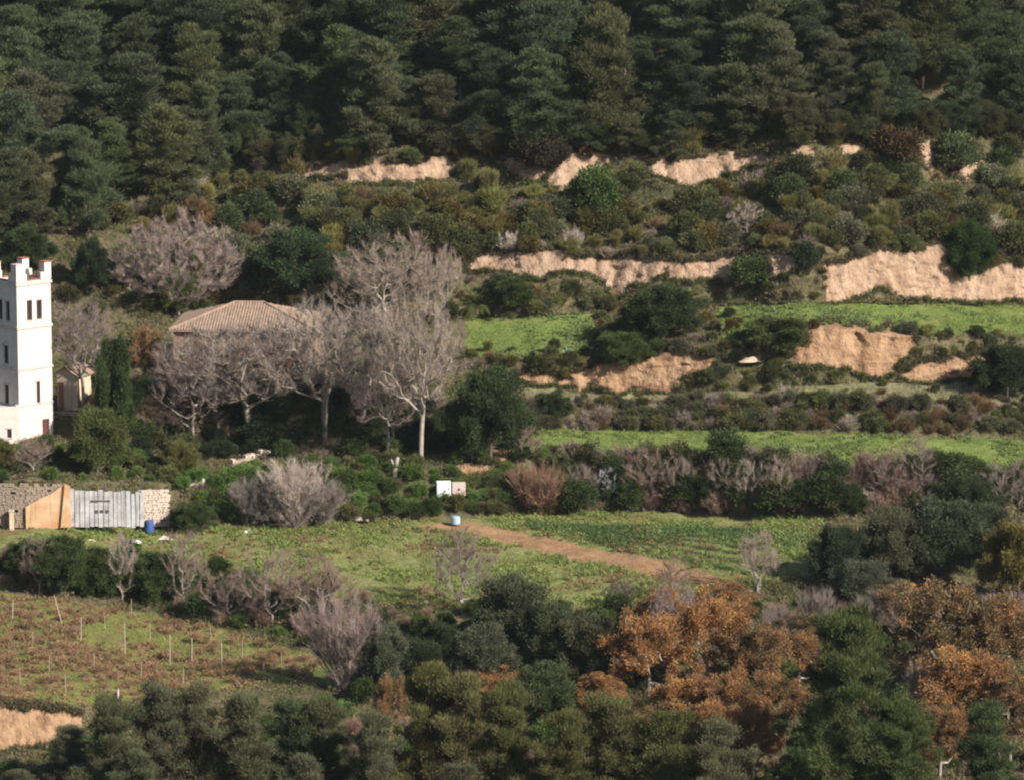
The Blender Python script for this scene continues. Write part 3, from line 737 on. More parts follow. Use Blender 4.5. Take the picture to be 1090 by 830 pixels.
mb = MB(); mb.box(-0.9, 0.9, 0, 0.05, 0, 0.6); mb.box(-0.9, 0.9, 0.55, 0.6, 0, 0.6); mb.box(-0.9, -0.85, 0.052, 0.548, 0, 0.6); mb.box(0.85, 0.9, 0.052, 0.548, 0, 0.6); mb.box(-0.848, 0.848, 0.052, 0.548, 0.01, 0.05)
mb.build('sides', M['yellow'], t); MB().box(-0.94, 0.94, -0.04, 0.64, 0.602, 0.66).build('rim', M['yellow'], t)

def rag(px, py, w, h, label, mat, name='plastic_sheet', cat='plastic sheet', seed=0):
    g, s = ground(px, py)
    n = 9; V = []; F = []
    for j in range(n):
        for i in range(n):
            u = i/(n-1) - .5; v = j/(n-1) - .5; edge = max(0, 1 - (2*max(abs(u), abs(v)))**2)
            V.append((u*w*(1+.2*math.sin(5*v+seed)), v*w*.7*(1+.2*math.cos(4*u+seed)), h*edge*(0.6+.4*math.sin(9*u+seed)*math.cos(7*v+seed*2)) - 0.05))
    for j in range(n-1):
        for i in range(n-1): F.append((j*n+i, j*n+i+1, (j+1)*n+i+1, (j+1)*n+i))
    mb = MB(); mb.v = V; mb.f = F
    o = mb.build(name, mat, None, smooth=True); o.location = g + Vector((0, 0, 0.12)); tag(o, label, cat); return o
rag(140, 578, 1.6, 0.5, 'crumpled white plastic sheet lying in grass below the board gate', M['white_metal'], seed=1)
rag(97, 577, 0.9, 0.4, 'small pale crumpled sheet in grass below the ochre wall', M['cream'], seed=2)
rag(176, 574, 1.3, 0.45, 'pale crumpled sheet in grass below the pale stone wall', M['pale_stone'], seed=3)
rag(264, 568, 0.95, 0.45, 'small white plastic sheet on the meadow below the grey bush', M['white_metal'], seed=4)
rag(371, 541, 0.6, 0.4, 'small white scrap in the green bushes right of the grey bush', M['white_metal'], seed=5)
rag(385, 553, 1.8, 0.5, 'flat brown board lying at the upper edge of the meadow', M['pink_metal'], 'brown_board', 'board', seed=6)
rag(798, 385, 3.0, 0.6, 'long rusty sheet lying on the slope left of the red earth cut', M['cream'], 'rusty_sheet', 'sheet', seed=7)
# --- vineyard posts
for px, py, hp, lean, lab in ((66, 661, 27, -0.28, 'pale leaning post at the upper left of the vineyard'), (86, 683, 26, 0.03, 'thin grey post among red vines, second from the left'),
        (133, 697, 34, 0, 'tall pale post in the middle of the vineyard'), (181, 708, 32, 0, 'pale post right of the middle of the vineyard'),
        (204, 705, 26, 0.02, 'slim post in the green part of the vineyard'), (236, 712, 28, 0, 'rightmost pale post of the vineyard'), (126, 747, 14, 0, 'short white post at the lower edge of the vineyard'),
        (13, 661, 22, 0.05, 'thin dark post at the left edge of the vineyard')):
    g, s = ground(px, py); h = hp / (s * .98)
    p = empty('vineyard_post', g, 0); tag(p, lab, 'post', 'posts in the vineyard')
    q = MB().tube((0, 0, -0.3), (lean * h, 0, h), 0.055, 0.045, 7).build('shaft', M['post'] if px != 126 else M['white_metal'], p)
    MB().tube((lean * h, 0, h + .001), (lean * h, 0, h + 0.05), 0.05, 0.02, 7).build('cap', M['post'], p)

STK = [(35, 690), (52, 715), (100, 712), (112, 668), (150, 722), (160, 680), (225, 684), (258, 700), (280, 716), (300, 712), (195, 728), (70, 735), (22, 728), (140, 655)]
for i, (px, py) in enumerate(sorted(STK)):
    g, s = ground(px, py); h = 18 / (s * .98)
    p = empty('vine_stake', g, 0); tag(p, 'thin faint wooden stake between the vines, %s from the left' % ['first', 'second', 'third', 'fourth', 'fifth', 'sixth', 'seventh', 'eighth', 'ninth', 'tenth', 'eleventh', 'twelfth', 'thirteenth', 'fourteenth'][i], 'stake', 'thin stakes in the vineyard')
    MB().tube((0, 0, -0.3), (0.03 * h * ((i * 7) % 5 - 2), 0, h), 0.032, 0.026, 6).build('shaft', M['post'], p)
    MB().tube((0.03 * h * ((i * 7) % 5 - 2), 0, h + .001), (0.03 * h * ((i * 7) % 5 - 2), 0, h + 0.04), 0.03, 0.01, 6).build('tip', M['post'], p)

# ------------------------------------------------------------------ plant generators
def unit(a): return a / np.maximum(1e-9, np.linalg.norm(a, axis=-1, keepdims=True))

def frusta(p0, p1, r0, r1, n):
    E = len(p0)
    if E == 0: return np.zeros((0, 3)), np.zeros((0, 4), int)
    d = unit(p1 - p0); ref = np.where(np.abs(d[:, 2:3]) < 0.9, np.array([[0, 0, 1.0]]), np.array([[1.0, 0, 0]]))
    a = unit(np.cross(d, ref)); b = np.cross(d, a)
    ang = np.arange(n) * 2 * np.pi / n
    off = a[:, None] * np.cos(ang)[None, :, None] + b[:, None] * np.sin(ang)[None, :, None]
    V = np.concatenate([p0[:, None] + off * r0[:, None, None], p1[:, None] + off * r1[:, None, None]], 1)
    k = np.arange(n); f = np.stack([k, (k + 1) % n, (k + 1) % n + n, k + n], -1)
    F = f[None] + (np.arange(E) * 2 * n)[:, None, None]
    return V.reshape(-1, 3), F.reshape(-1, 4)

def blades(p, d, length, width, rng):
    """thin triangles from p along d"""
    n = len(p); s = unit(np.cross(d, unit(rng.normal(size=(n, 3)))))
    w = (width * 0.5)[:, None] if np.ndim(width) else width * 0.5
    l = length[:, None] if np.ndim(length) else length
    V = np.stack([p - s * w, p + s * w, p + d * l], 1).reshape(-1, 3)
    return V, np.arange(3 * n).reshape(-1, 3)

def leaves(p, d, length, width, rng):
    """diamond leaves with a slight fold"""
    n = len(p); s = unit(np.cross(d, unit(rng.normal(size=(n, 3)))))
    l = length[:, None]; w = width[:, None]
    V = np.stack([p, p + d * l * .5 + s * w * .5, p + d * l, p + d * l * .5 - s * w * .5], 1).reshape(-1, 3)
    return V, np.arange(4 * n).reshape(-1, 4)

def skeleton(trunk, pts, rng, tip_r=0.012, path_w=0.25, droop=0.0):
    """joins crown points to the nearest part of the growing tree; returns edges with radii and the tips"""
    nodes = [np.array(p, float) for p in trunk]; par = [-1] + list(range(len(trunk) - 1)); plen = [0.0]
    for i in range(1, len(nodes)): plen.append(plen[-1] + np.linalg.norm(nodes[i] - nodes[i-1]))
    fork = nodes[-1]; start = max(0, len(trunk) - 4)
    order = np.argsort(np.linalg.norm(pts - fork, axis=1)); tips = []
    arr = np.zeros((len(trunk) + 3 * len(pts) + 5, 3)); arr[:len(nodes)] = nodes; cnt = len(nodes)
    pl = np.zeros(len(arr)); pl[:cnt] = plen
    for i in order:
        p = pts[i]
        dist = np.linalg.norm(arr[start:cnt] - p, axis=1) + path_w * pl[start:cnt] + 0.6 * np.maximum(0, arr[start:cnt, 2] - p[2])
        k = start + int(np.argmin(dist)); q = arr[k]; L = np.linalg.norm(p - q)
        m = (p + q) / 2 + rng.normal(size=3) * 0.09 * L + np.array([0, 0, -0.06 * L + droop * L])
        arr[cnt] = m; par.append(k); pl[cnt] = pl[k] + L / 2; cnt += 1
        arr[cnt] = p; par.append(cnt - 1); pl[cnt] = pl[k] + L; cnt += 1
        tips.append(cnt - 1)
    r = np.zeros(cnt); kids = np.zeros(cnt, int)
    for i in range(1, cnt): kids[par[i]] += 1
    e = 2.2; r[kids == 0] = tip_r ** e
    for i in range(cnt - 1, 0, -1): r[par[i]] += r[i] * 1.02
    r = r ** (1 / e)
    par = np.array(par)
    return arr[:cnt], par, r, np.array(tips)

def crown_points(n, rng, w, h, z0, shape='round', inner=0.45):
    """points through a crown of width w between z0 and h"""
    out = []
    while len(out) < n:
        p = rng.uniform(-1, 1, 3); r = np.linalg.norm(p)
        if r > 1 or r < inner * rng.random(): continue
        if shape == 'dome' and p[2] < -0.3 and rng.random() < 0.75: continue
        if shape == 'pine':      # broad below, narrower above, ragged
            zz = (p[2] + 1) / 2; lim = (1.05 - 0.75 * zz ** 1.5) * (0.8 + 0.35 * math.sin(zz * 17 + p[0]))
            if math.hypot(p[0], p[1]) > lim: continue
        if shape == 'cone':
            zz = (p[2] + 1) / 2
            if math.hypot(p[0], p[1]) > 1.05 * (1 - zz) ** 0.8 + 0.05: continue
        if shape == 'fan':
            zz = (p[2] + 1) / 2
            if math.hypot(p[0], p[1]) > 0.25 + 0.85 * zz: continue
        out.append(p)
    P_ = np.array(out)
    # lobes make the outline uneven
    a = np.arctan2(P_[:, 1], P_[:, 0]); ph = rng.uniform(0, 6.28, 4)
    lob = 1 + 0.16 * np.sin(2 * a + ph[0]) + 0.12 * np.sin(3 * a + ph[1] + P_[:, 2] * 2) + 0.08 * np.sin(5 * a + ph[2] + P_[:, 2] * 3)
    P_[:, :2] *= lob[:, None]
    P_[:, 2] = (P_[:, 2] + 1) / 2 * (1 + 0.08 * np.sin(3 * a + ph[3]))
    return P_ * np.array([w / 2, w / 2, h - z0]) + np.array([0, 0, z0])

def lobed_points(n, rng, w, h, z0, shape):
    """crown points gathered in separate boughs, so that dark gaps stay between them"""
    nl = 24 if shape == 'pine' else (20 if shape == 'dome' else 22)
    C = []; R = []
    for i in range(nl):
        t = (i + rng.uniform(0.1, 0.9)) / nl; a = i * 2.399 + rng.uniform(-0.5, 0.5)
        if shape == 'pine':
            rad = w / 2 * (0.95 * (1 - t) ** 0.75 + 0.08) * rng.uniform(0.5, 1.0) * (0.75 + 0.25 * min(1, t * 5)); z = z0 + (h - z0) * (0.04 + 0.93 * t); lr = w * (0.155 - 0.05 * t) * rng.uniform(0.6, 1.4)
        else:
            ct = 1 - 1.75 * t if shape != 'dome' else 1 - 1.35 * t
            st = math.sqrt(max(0, 1 - ct * ct)); k = rng.uniform(0.55, 0.85)
            rad = w / 2 * st * k; z = (z0 + h) / 2 + (h - z0) / 2 * ct * rng.uniform(0.65, 0.86); lr = w * 0.125 * rng.uniform(0.75, 1.3)
        C.append((rad * math.cos(a), rad * math.sin(a), z)); R.append(lr)
    C = np.array(C); R = np.array(R); k = np.arange(n) % nl
    off = rng.normal(size=(n, 3)) * R[k][:, None] * np.array([0.6, 0.6, 0.42])
    if shape == 'pine':        # boughs reach outwards and up
        od = unit(C[k] * np.array([1, 1, 0]) + np.array([0, 0, 0.5])); od = unit(od * np.array([1, 1, 0]) + np.array([0, 0, 0.38]))
        off = rng.normal(size=(n, 3)) * R[k][:, None] * np.array([0.42, 0.42, 0.26]) + od * (R[k] * rng.uniform(-1.5, 0.95, n))[:, None]
    return C[k] + off

def limbs_mesh(name, nodes, par, r, mat, minr=0.0):
    k = np.arange(1, len(nodes)); sel = r[k] >= minr
    k = k[sel]; p0 = nodes[par[k]]; p1 = nodes[k]; r1 = r[k]; r0 = np.minimum(r[par[k]], r1 * 1.6)
    big = r1 > 0.05
    V1, F1 = frusta(p0[big], p1[big], r0[big], r1[big], 7)
    V2, F2 = frusta(p0[~big], p1[~big], r0[~big], r1[~big], 3)
    return mesh_np(name, np.concatenate([V1, V2]), [np.concatenate([F1, F2 + len(V1)])], [mat], smooth=True)

def trunk_line(h, rng, lean=0.05, n=5):
    d = rng.normal(size=2) * lean
    return [np.array([d[0] * h * t ** 1.5 + 0.03 * h * math.sin(5 * t + d[1] * 9) * t, d[1] * h * t ** 1.5, h * t]) for t in np.linspace(0, 1, n)]

def puff_leaves(cen, rad, n_per, rng, flat=0.65, size=(0.3, 0.09), up=0.5, kind='blade', shell=0.55):
    c = np.repeat(cen, n_per, 0); r = np.repeat(rad, n_per)
    q = rng.normal(size=(len(c), 3)) * 0.42
    d = unit(q)
    p = c + q * r[:, None] * np.array([1, 1, flat])
    out = unit(c - c.mean(0) + np.array([0, 0, 0.5]))
    dr = unit(d * 0.7 + out * 0.6 + np.array([0, 0, up]) + rng.normal(size=d.shape) * 0.45)
    L = size[0] * rng.uniform(0.6, 1.3, len(c)); Wd = size[1] * rng.uniform(0.7, 1.3, len(c))
    return blades(p, dr, L, Wd, rng) if kind == 'blade' else leaves(p, dr, L, Wd, rng)

def proto_leafy(name, seed, h, w, trunk_h, shape, npts, puff, per, size, flat, mat, bark, kind='blade', up=0.5, z0=None, inner=0.5, keep=1.0, extra_limbs=0.0, shell=.55):
    rng = np.random.default_rng(seed)
    pts = (crown_points if shape == 'cone' else lobed_points)(npts, rng, w - puff * .6, h - puff * 0.4, trunk_h * 0.85 if z0 is None else z0, shape)
    nodes, par, r, tips = skeleton(trunk_line(max(trunk_h, h * 0.3), rng), pts, rng, 0.02, 0.15)
    cen = nodes[tips]; rad = puff * rng.uniform(0.55, 1.15, len(cen))
    if keep < 1: m = rng.random(len(cen)) < keep; cen, rad = cen[m], rad[m]
    V, F = puff_leaves(cen, rad, per, rng, flat, size, up, kind, shell)
    crown = mesh_np(name + '_crown', V, F, [mat])
    lim = limbs_mesh(name + '_trunk', nodes, par, r, bark, 0.0)
    return dict(parts=[('trunk', lim), ('crown', crown)], h=h, w=w)

def proto_bare(name, seed, h, w, trunk_h, shape, npts, twigs, bark, multi=0, inner=0.3, tl=0.7, tw=0.02, upb=0.5, outw=0.8, path_w=0.35, tip=0.013):
    rng = np.random.default_rng(seed)
    pts = crown_points(npts, rng, w * 0.92, h * 0.95, trunk_h, shape, inner)
    tr = trunk_line(max(0.25, trunk_h * 1.1), rng, 0.06)
    nodes, par, r, tips = skeleton(tr, pts, rng, tip, path_w)
    # twigs: spread along the finer branches
    k = np.arange(len(tr), len(nodes)); k = k[r[k] < 0.06]
    pick = rng.choice(k, twigs); t = rng.random(twigs)[:, None]
    p = nodes[par[pick]] * (1 - t) + nodes[pick] * t
    bd = unit(nodes[pick] - nodes[par[pick]])
    cen = np.array([0, 0, trunk_h])
    d = unit(bd * 0.6 + unit(p - cen) * outw + np.array([0, 0, upb]) + rng.normal(size=p.shape) * 0.55)
    L = tl * rng.uniform(0.4, 1.3, twigs)
    V, F = blades(p, d, L, tw * rng.uniform(0.7, 1.4, twigs), rng)
    # second order twiglets
    n2 = twigs; pk = rng.integers(0, twigs, n2); s = rng.uniform(0.2, 0.9, n2)[:, None]
    p2 = p[pk] + d[pk] * (L[pk][:, None] * s); d2 = unit(d[pk] + rng.normal(size=p2.shape) * 0.8)
    V2, F2 = blades(p2, d2, L[pk] * 0.55, tw * 0.8, rng)
    tm = mesh_np(name + '_twigs', np.concatenate([V, V2]), np.concatenate([F, F2 + len(V)]), [M['twig']])
    lim = limbs_mesh(name + '_trunk', nodes, par, r, bark)
    return dict(parts=[('trunk', lim), ('crown', tm)], h=h, w=w)

def proto_shrub(name, seed, h, w, n, per, size, mat, kind='leaf', shape='round', puff=0.4, flat=0.8, up=0.4, twigs=250):
    rng = np.random.default_rng(seed)
    pts = crown_points(n, rng, w - puff, h - puff * 0.4, 0.1, shape, 0.5) if shape == 'fan' else lobed_points(n, rng, w * 1.05, h * 1.05, 0.0, 'dome')
    V, F = puff_leaves(pts, puff * rng.uniform(0.6, 1.2, len(pts)), per, rng, flat, size, up, kind)
    V[:, 2] = np.maximum(V[:, 2], -0.1)
    k = rng.integers(0, len(pts), twigs)
    b = np.zeros((twigs, 3)); b[:, :2] = pts[k][:, :2] * 0.25
    d = pts[k] - b; L = np.linalg.norm(d, axis=1)
    V2, F2 = blades(b, unit(d), L * rng.uniform(0.8, 1.15, twigs), 0.05, rng)
    me = mesh_np(name, np.concatenate([V, V2]), [F, F2 + len(V)], [mat, M['bark']], mi=np.r_[np.zeros(len(F), int), np.ones(len(F2), int)])
    return dict(parts=[('', me)], h=h, w=w)

def proto_twig_shrub(name, seed, h, w, twigs, shape='round', tw=0.022):
    rng = np.random.default_rng(seed)
    n = 70
    pts = crown_points(n, rng, w, h, 0.1, shape, 0.4)
    b = np.zeros((n, 3)); b[:, :2] = pts[:, :2] * 0.2
    V0, F0 = frusta(b, pts, np.full(n, 0.022), np.full(n, 0.008), 3)
    k = rng.integers(0, n, twigs); t = rng.uniform(0.3, 1, twigs)[:, None]
    p = b[k] * (1 - t) + pts[k] * t
    d = unit(unit(pts[k] - b[k]) + rng.normal(size=p.shape) * 0.5)
    V1, F1 = blades(p, d, 0.45 * rng.uniform(0.4, 1.3, twigs), tw * rng.uniform(.7, 1.4, twigs), rng)
    me = mesh_np(name, np.concatenate([V0, V1]), [F0, F1 + len(V0)], [M['twig']])
    return dict(parts=[('', me)], h=h, w=w)

PROTO = {}
PROTO['pine'] = [proto_leafy('pine', 100 + i, 12.5, w_, 2.0, 'pine', np_, 0.85, 370, (0.36, 0.077), 0.65, M['pine'], M['bark'], up=0.8, z0=1.4, inner=0.9)
                 for i, (w_, np_) in enumerate(((7.5, 150), (8.2, 160), (6.6, 135), (7.8, 150), (7.0, 140)))]
PROTO['tallpine'] = [proto_leafy('tall_pine', 120 + i, 13.0, 7.5, 5.0, 'pine', 110, 0.85, 400, (0.36, 0.072), 0.6, M['pine'], M['pale_bark'], up=0.7, z0=4.0, inner=0.6) for i in range(2)]
PROTO['youngpine'] = [proto_leafy('young_pine', 140 + i, 5.0, 2.9, 0.5, 'cone', 60, 0.7, 260, (0.26, 0.06), 0.8, M['pine'], M['bark'], up=0.9, z0=0.4) for i in range(2)]
PROTO['bigpine'] = [proto_leafy('big_pine', 150 + i, 14.0, 12.5, 2.5, 'pine', 240, 0.9, 340, (0.32, 0.07), 0.6, M['pine'], M['bark'], up=0.7, z0=2.0, inner=0.7) for i in range(2)]
PROTO['nearpine'] = [proto_leafy('near_pine', 155 + i, 10.0, w_, 1.2, 'pine', 150, 0.8, 480, (0.25, 0.055), 0.7, M['pine'], M['bark'], up=0.8, z0=0.6) for i, w_ in enumerate((7.0, 6.2, 7.4))]
PROTO['oakgreen'] = [proto_leafy('evergreen_oak', 160 + i, 6.0, 6.6, 0.9, 'round', 125, 0.75, 390, (0.2, 0.095), 0.8, M['leaf'], M['bark'], 'blade', 0.3, z0=0.3, inner=0.9) for i in range(3)]
PROTO['oakorange'] = [proto_leafy('autumn_oak', 170 + i, 8.0, 8.0, 1.6, 'dome', 220, 0.7, 200, (0.17, 0.11), 0.8, M['oak'], M['pale_bark'], 'blade', 0.2, z0=0.2, inner=0.8, keep=0.66) for i in range(3)]
PROTO['bare'] = [proto_bare('bare_tree', 180 + i, 9.0, 9.0, th, ('round', 'round', 'dome')[i], 300, 8500, M['pale_bark'], tl=0.68, tw=0.019, path_w=0.4, tip=0.017) for i, (th, _) in enumerate(((2.3, 0), (3.2, 0), (1.8, 0)))]
PROTO['densebare'] = [proto_bare('dense_bare_tree', 190, 9.0, 12.0, 1.2, 'round', 420, 22000, M['pale_bark'], tl=0.6, tw=0.024)]
PROTO['baresmall'] = [proto_bare('small_bare_tree', 200 + i, 4.5, 4.6, 0.6, 'dome', 130, 5000, M['pale_bark'], tl=0.5, tw=0.012, upb=0.5, path_w=0.5) for i in range(3)]
PROTO['fan'] = [proto_bare('fan_bush', 210 + i, 4.5, 5.5, 0.3, 'fan', 170, 7000, M['pale_bark'], tl=0.7, tw=0.016, upb=0.5, outw=1.2, path_w=0.95) for i in range(2)]
PROTO['shrub'] = [proto_shrub('shrub', 220 + i, 1.8, 2.3, 44, 115, (0.19, 0.085), M['shrub'], puff=0.5) for i in range(5)]
PROTO['tallshrub'] = [proto_shrub('tall_shrub', 230 + i, 2.6, 2.0, 44, 120, (0.19, 0.085), M['shrub'], puff=0.5) for i in range(3)]
PROTO['broom'] = [proto_shrub('broom', 240 + i, 1.6, 1.8, 26, 140, (0.3, 0.035), M['shrub'], 'blade', 'fan', up=1.4) for i in range(3)]
PROTO['twigshrub'] = [proto_twig_shrub('twig_shrub', 250 + i, 1.7, 2.2, 2600) for i in range(4)]
PROTO['vine'] = [proto_shrub('vine', 260 + i, 0.75, 1.3, 14, 40, (0.13, 0.08), M['shrub'], 'leaf', twigs=120, puff=0.5) for i in range(3)]

ROT = random.Random(11)
def plant(name, kind, px, py, hpx, wpx, label, cat='tree', color=(0.05, 0.07, 0.03), group=None, var=None, sink=0.12, bark=None, loc=None, sc=None, parts=True, rz=None, lean=(0.0, 0.0)):
    """one plant standing on the slope at a pixel, hpx tall and wpx wide in the photograph"""
    L = PROTO[kind]; pr = L[var if var is not None else ROT.randrange(len(L))]
    g, s = ground(px, py) if loc is None else (loc, sc)
    h = hpx / (s * 0.985); w = wpx / s
    S = (w / pr['w'], w / pr['w'], h / pr['h'])
    single = len(pr['parts']) == 1
    lm = LUM if color[1] > color[0] * 0.85 else 1.05
    tint = (1.03, 0.97, 0.95) if lm == LUM and 'pine' not in kind else (1, 1, 1) if lm == LUM else ((1.0, 0.98, 0.95) if 'bare' in kind or kind in ('fan', 'twigshrub') else (1, 1, 1))
    cc = tuple(min(0.5, x * lm * q) for x, q in zip(color, tint))
    if single:
        o = bpy.data.objects.new(name, pr['parts'][0][1]); COL.objects.link(o); o.color = (*cc, 1)
    else:
        o = bpy.data.objects.new(name, None); COL.objects.link(o); o.empty_display_size = 0.3
        for pn, me in pr['parts']:
            c = bpy.data.objects.new(pn, me); COL.objects.link(c); c.parent = o; c.color = (*cc, 1)
    o.location = g - Vector((0, 0, sink)); o.scale = S
    tl_ = 0.09 if 'pine' in kind else (0.16 if 'shrub' in kind or kind == 'broom' else 0.0)
    o.rotation_euler = (ROT.uniform(-tl_, tl_) + lean[0], ROT.uniform(-tl_, tl_) + lean[1], ROT.uniform(0, 6.28) if rz is None else rz)
    tag(o, label, cat, group)
    return o

def jit(c, r=0.2):
    k = 1 + ROT.uniform(-r, r); return tuple(x * k * (1 + ROT.uniform(-0.07, 0.07)) for x in c)
LUM = 1.75
PINE = (0.046, 0.055, 0.029); PINE2 = (0.060, 0.066, 0.031); DARK = (0.026, 0.038, 0.019); OLIVE = (0.066, 0.073, 0.042)
GREEN = (0.066, 0.074, 0.030); YELG = (0.098, 0.095, 0.034); BROWN = (0.13, 0.085, 0.045); GREYM = (0.23, 0.185, 0.155); MAUVE = (0.25, 0.20, 0.17)
PALE = (0.34, 0.28, 0.235); RUSS = (0.30, 0.19, 0.11)

ONES = ['', 'first', 'second', 'third', 'fourth', 'fifth', 'sixth', 'seventh', 'eighth', 'ninth', 'tenth', 'eleventh', 'twelfth', 'thirteenth', 'fourteenth', 'fifteenth', 'sixteenth', 'seventeenth', 'eighteenth', 'nineteenth']
def ordinal(n):
    if n < 20: return ONES[n]
    return {2: 'twentieth', 3: 'thirtieth', 4: 'fortieth'}[n // 10] if n % 10 == 0 else {2: 'twenty-', 3: 'thirty-', 4: 'forty-'}[n // 10] + ONES[n % 10]
def above(px):
    for lim, w in ((110, 'above the white tower'), (330, 'above the tiled house'), (500, 'above the plane trees'), (650, 'above the palm and green ledge'), (830, 'above the dark rounded tree'), (990, 'above the great earth cut')):
        if px < lim: return w
    return 'towards the right edge'
def third(px):
    return 'left' if px < 363 else ('middle' if px < 727 else 'right')

# ---- forest on the upper hillside
def poisson(x0, x1, y0, y1, d, seed, test, tries=9000):
    """random places on the slope at least d metres apart (d may vary), given as pixels"""
    rr = random.Random(seed); out = []; grid = {}
    for _ in range(tries):
        px = rr.uniform(x0, x1); py = rr.uniform(y0, y1)
        if not test(px, py): continue
        g, s = ground(px, py); c = (int(g.x // d), int(g.y // d)); ok = True
        for i in (-1, 0, 1):
            for j in (-1, 0, 1):
                for q in grid.get((c[0] + i, c[1] + j), ()):
                    if (q.x - g.x) ** 2 + (q.y - g.y) ** 2 < d * d: ok = False; break
        if ok:
            grid.setdefault(c, []).append(g); out.append((px, py, g, s))
    return out
FOREST_EDGE = [(-400, 275), (0, 268), (60, 262), (110, 236), (180, 200), (250, 180), (330, 166), (480, 162), (600, 160), (830, 152), (970, 145), (1090, 150), (1500, 150)]
_fe = interp(FOREST_EDGE, np.arange(TAB0, 1552)).tolist()
fedge = lambda a: _fe[int(a - TAB0)]
nf = 0; EDGE = []
for px, py, g, s in poisson(-70, 1170, -75, 275, 5.5, 21, lambda a, b: b < fedge(a), 9000):
    edge = py > fedge(px) - 28
    k = 'tallpine' if ROT.random() < ((0.0 if edge else 0.3) if px > 430 else 0.05) else 'pine'
    h = ROT.uniform(10.0, 14.5) * (0.85 if edge else 1.0); w = h * ROT.uniform(0.72, 0.98)
    lab = ('pine at the lower edge of the hillside forest, %s' if edge else 'pine inside the dense hillside forest, %s') % above(px)
    o_ = plant('pine_tree', k, px, py, h * s * .985, w * s, lab, 'tree', jit(PINE if ROT.random() < 0.65 else PINE2, 0.28), 'pines of the hillside forest', loc=g, sc=s); nf += 1
    if edge and 0 < px < 1090: EDGE.append((px, o_))
for i, (px, o_) in enumerate(sorted(EDGE, key=lambda e: e[0])):
    o_['label'] = 'pine along the lower edge of the hillside forest, %s from the left' % ordinal(i + 1)
for px, py, h, w, lab in ((277, 178, 46, 20, 'small pointed conifer at the forest edge, left of two more'), (305, 182, 40, 20, 'small pointed conifer at the forest edge, middle of three'), (335, 172, 38, 20, 'small pointed conifer at the forest edge, right of three')):
    plant('young_pine', 'youngpine', px, py, h, w, lab, 'tree', jit(PINE2, .1), 'small conifers at the forest edge')
for px, py, h, w, lab in ((930, 152, 88, 55, 'bushy young pine above the upper earth cut right of centre'), (715, 172, 55, 40, 'light green young pine at the forest edge above the middle earth cut'), (95, 255, 120, 52, 'slender pine left of the big bare tree'),
                          (170, 215, 105, 88, 'broad pine whose lit crown leans out of the forest on the left'), (220, 190, 110, 60, 'greyish pine with bare lower branches at the forest edge'),
                          (30, 262, 105, 60, 'pine directly behind the white tower'), (395, 168, 130, 80, 'tall pine at the forest edge above the left earth cut'), (640, 160, 150, 85, 'tall pine with bare grey branches above the middle earth cut')):
    plant('pine_tree', 'pine', px, py, h, w, lab, 'tree', jit(PINE2, .12))

EB = []
for px in range(232, 1100, 22):
    px = px + ROT.uniform(-8, 8); w = ROT.uniform(34, 60)
    EB.append(plant('forest_edge_bush', 'oakgreen', px, fedge(px) + ROT.uniform(-12, 4), ROT.uniform(26, 48), w, 'x', 'bush', jit(ROT.choice([(0.034, 0.042, 0.02), (0.045, 0.054, 0.024), (0.055, 0.056, 0.03)]), 0.2), 'dark bushes along the forest edge'))
for i, o_ in enumerate(EB): o_['label'] = 'dark bush along the foot of the forest, %s from the left' % ordinal(i + 1)

# ---- scrub between the two upper earth cuts
SCRUB = []
kinds = [('shrub', GREEN, 'low leafy green shrub', 4), ('tallshrub', (0.046, 0.056, 0.024), 'tall dark green shrub', 4), ('broom', YELG, 'yellowish green broom bush', 5), ('twigshrub', GREYM, 'grey leafless shrub', 1.6),
         ('shrub', (0.11, 0.085, 0.03), 'olive brown shrub', 2.4), ('twigshrub', BROWN, 'brown twiggy shrub', 1.4), ('shrub', OLIVE, 'grey green shrub', 2)]
tw = [k[3] for k in kinds]
NAMES2 = {'low leafy green shrub': 'green_shrub', 'olive brown shrub': 'olive_brown_shrub', 'grey green shrub': 'grey_green_shrub', 'fresh green bramble': 'bramble', 'dark leafy shrub': 'dark_shrub', 'leafy green shrub': 'hedge_shrub', 'brown twiggy shrub': 'brown_twig_shrub', 'mauve brown twiggy shrub': 'mauve_twig_shrub', 'grey leafless shrub': 'grey_bare_shrub'}
NAMES = {'shrub': 'shrub', 'tallshrub': 'tall_shrub', 'broom': 'broom_bush', 'twigshrub': 'bare_shrub', 'vine': 'vine'}
def inside(x, y, poly):
    r = False
    for (x0, y0), (x1, y1) in zip(poly, poly[1:] + poly[:1]):
        if (y0 > y) != (y1 > y) and x < (x1 - x0) * (y - y0) / (y1 - y0) + x0: r = not r
    return r
def in_cut(px, py): return any(inside(px, py, p) for p in EARTH + RED)
def bare_here(px, py): return in_cut(px, py - 3) or in_cut(px, py - 9)
def scatter(x0, x1, y0, y1, d, seed, test, where, hs, kinds, group, tries=6000):
    tw = [k[3] for k in kinds]; n = 0
    for px, py, g, s in poisson(x0, x1, y0, y1, d, seed, test, tries):
        if bare_here(px, py): continue
        k, c, lab, _ = ROT.choices(kinds, tw)[0]
        h = ROT.uniform(*hs) * (1.35 if k == 'tallshrub' else 1); w = h * ROT.uniform(0.95, 1.5) * (0.75 if k == 'tallshrub' else 1)
        if any(in_cut(px + dx * w * s * 0.3, py - h * s * q) for q in (0.5, 0.9) for dx in (-1, 0, 1)): continue
        plant(NAMES2.get(lab, NAMES[k]), k, px, py, h * s * .985, w * s, '%s %s, %s' % (lab, where, third(px) + ' third'), 'shrub', jit(c, 0.3), group + ', ' + lab, loc=g, sc=s); n += 1
    print(group, n)
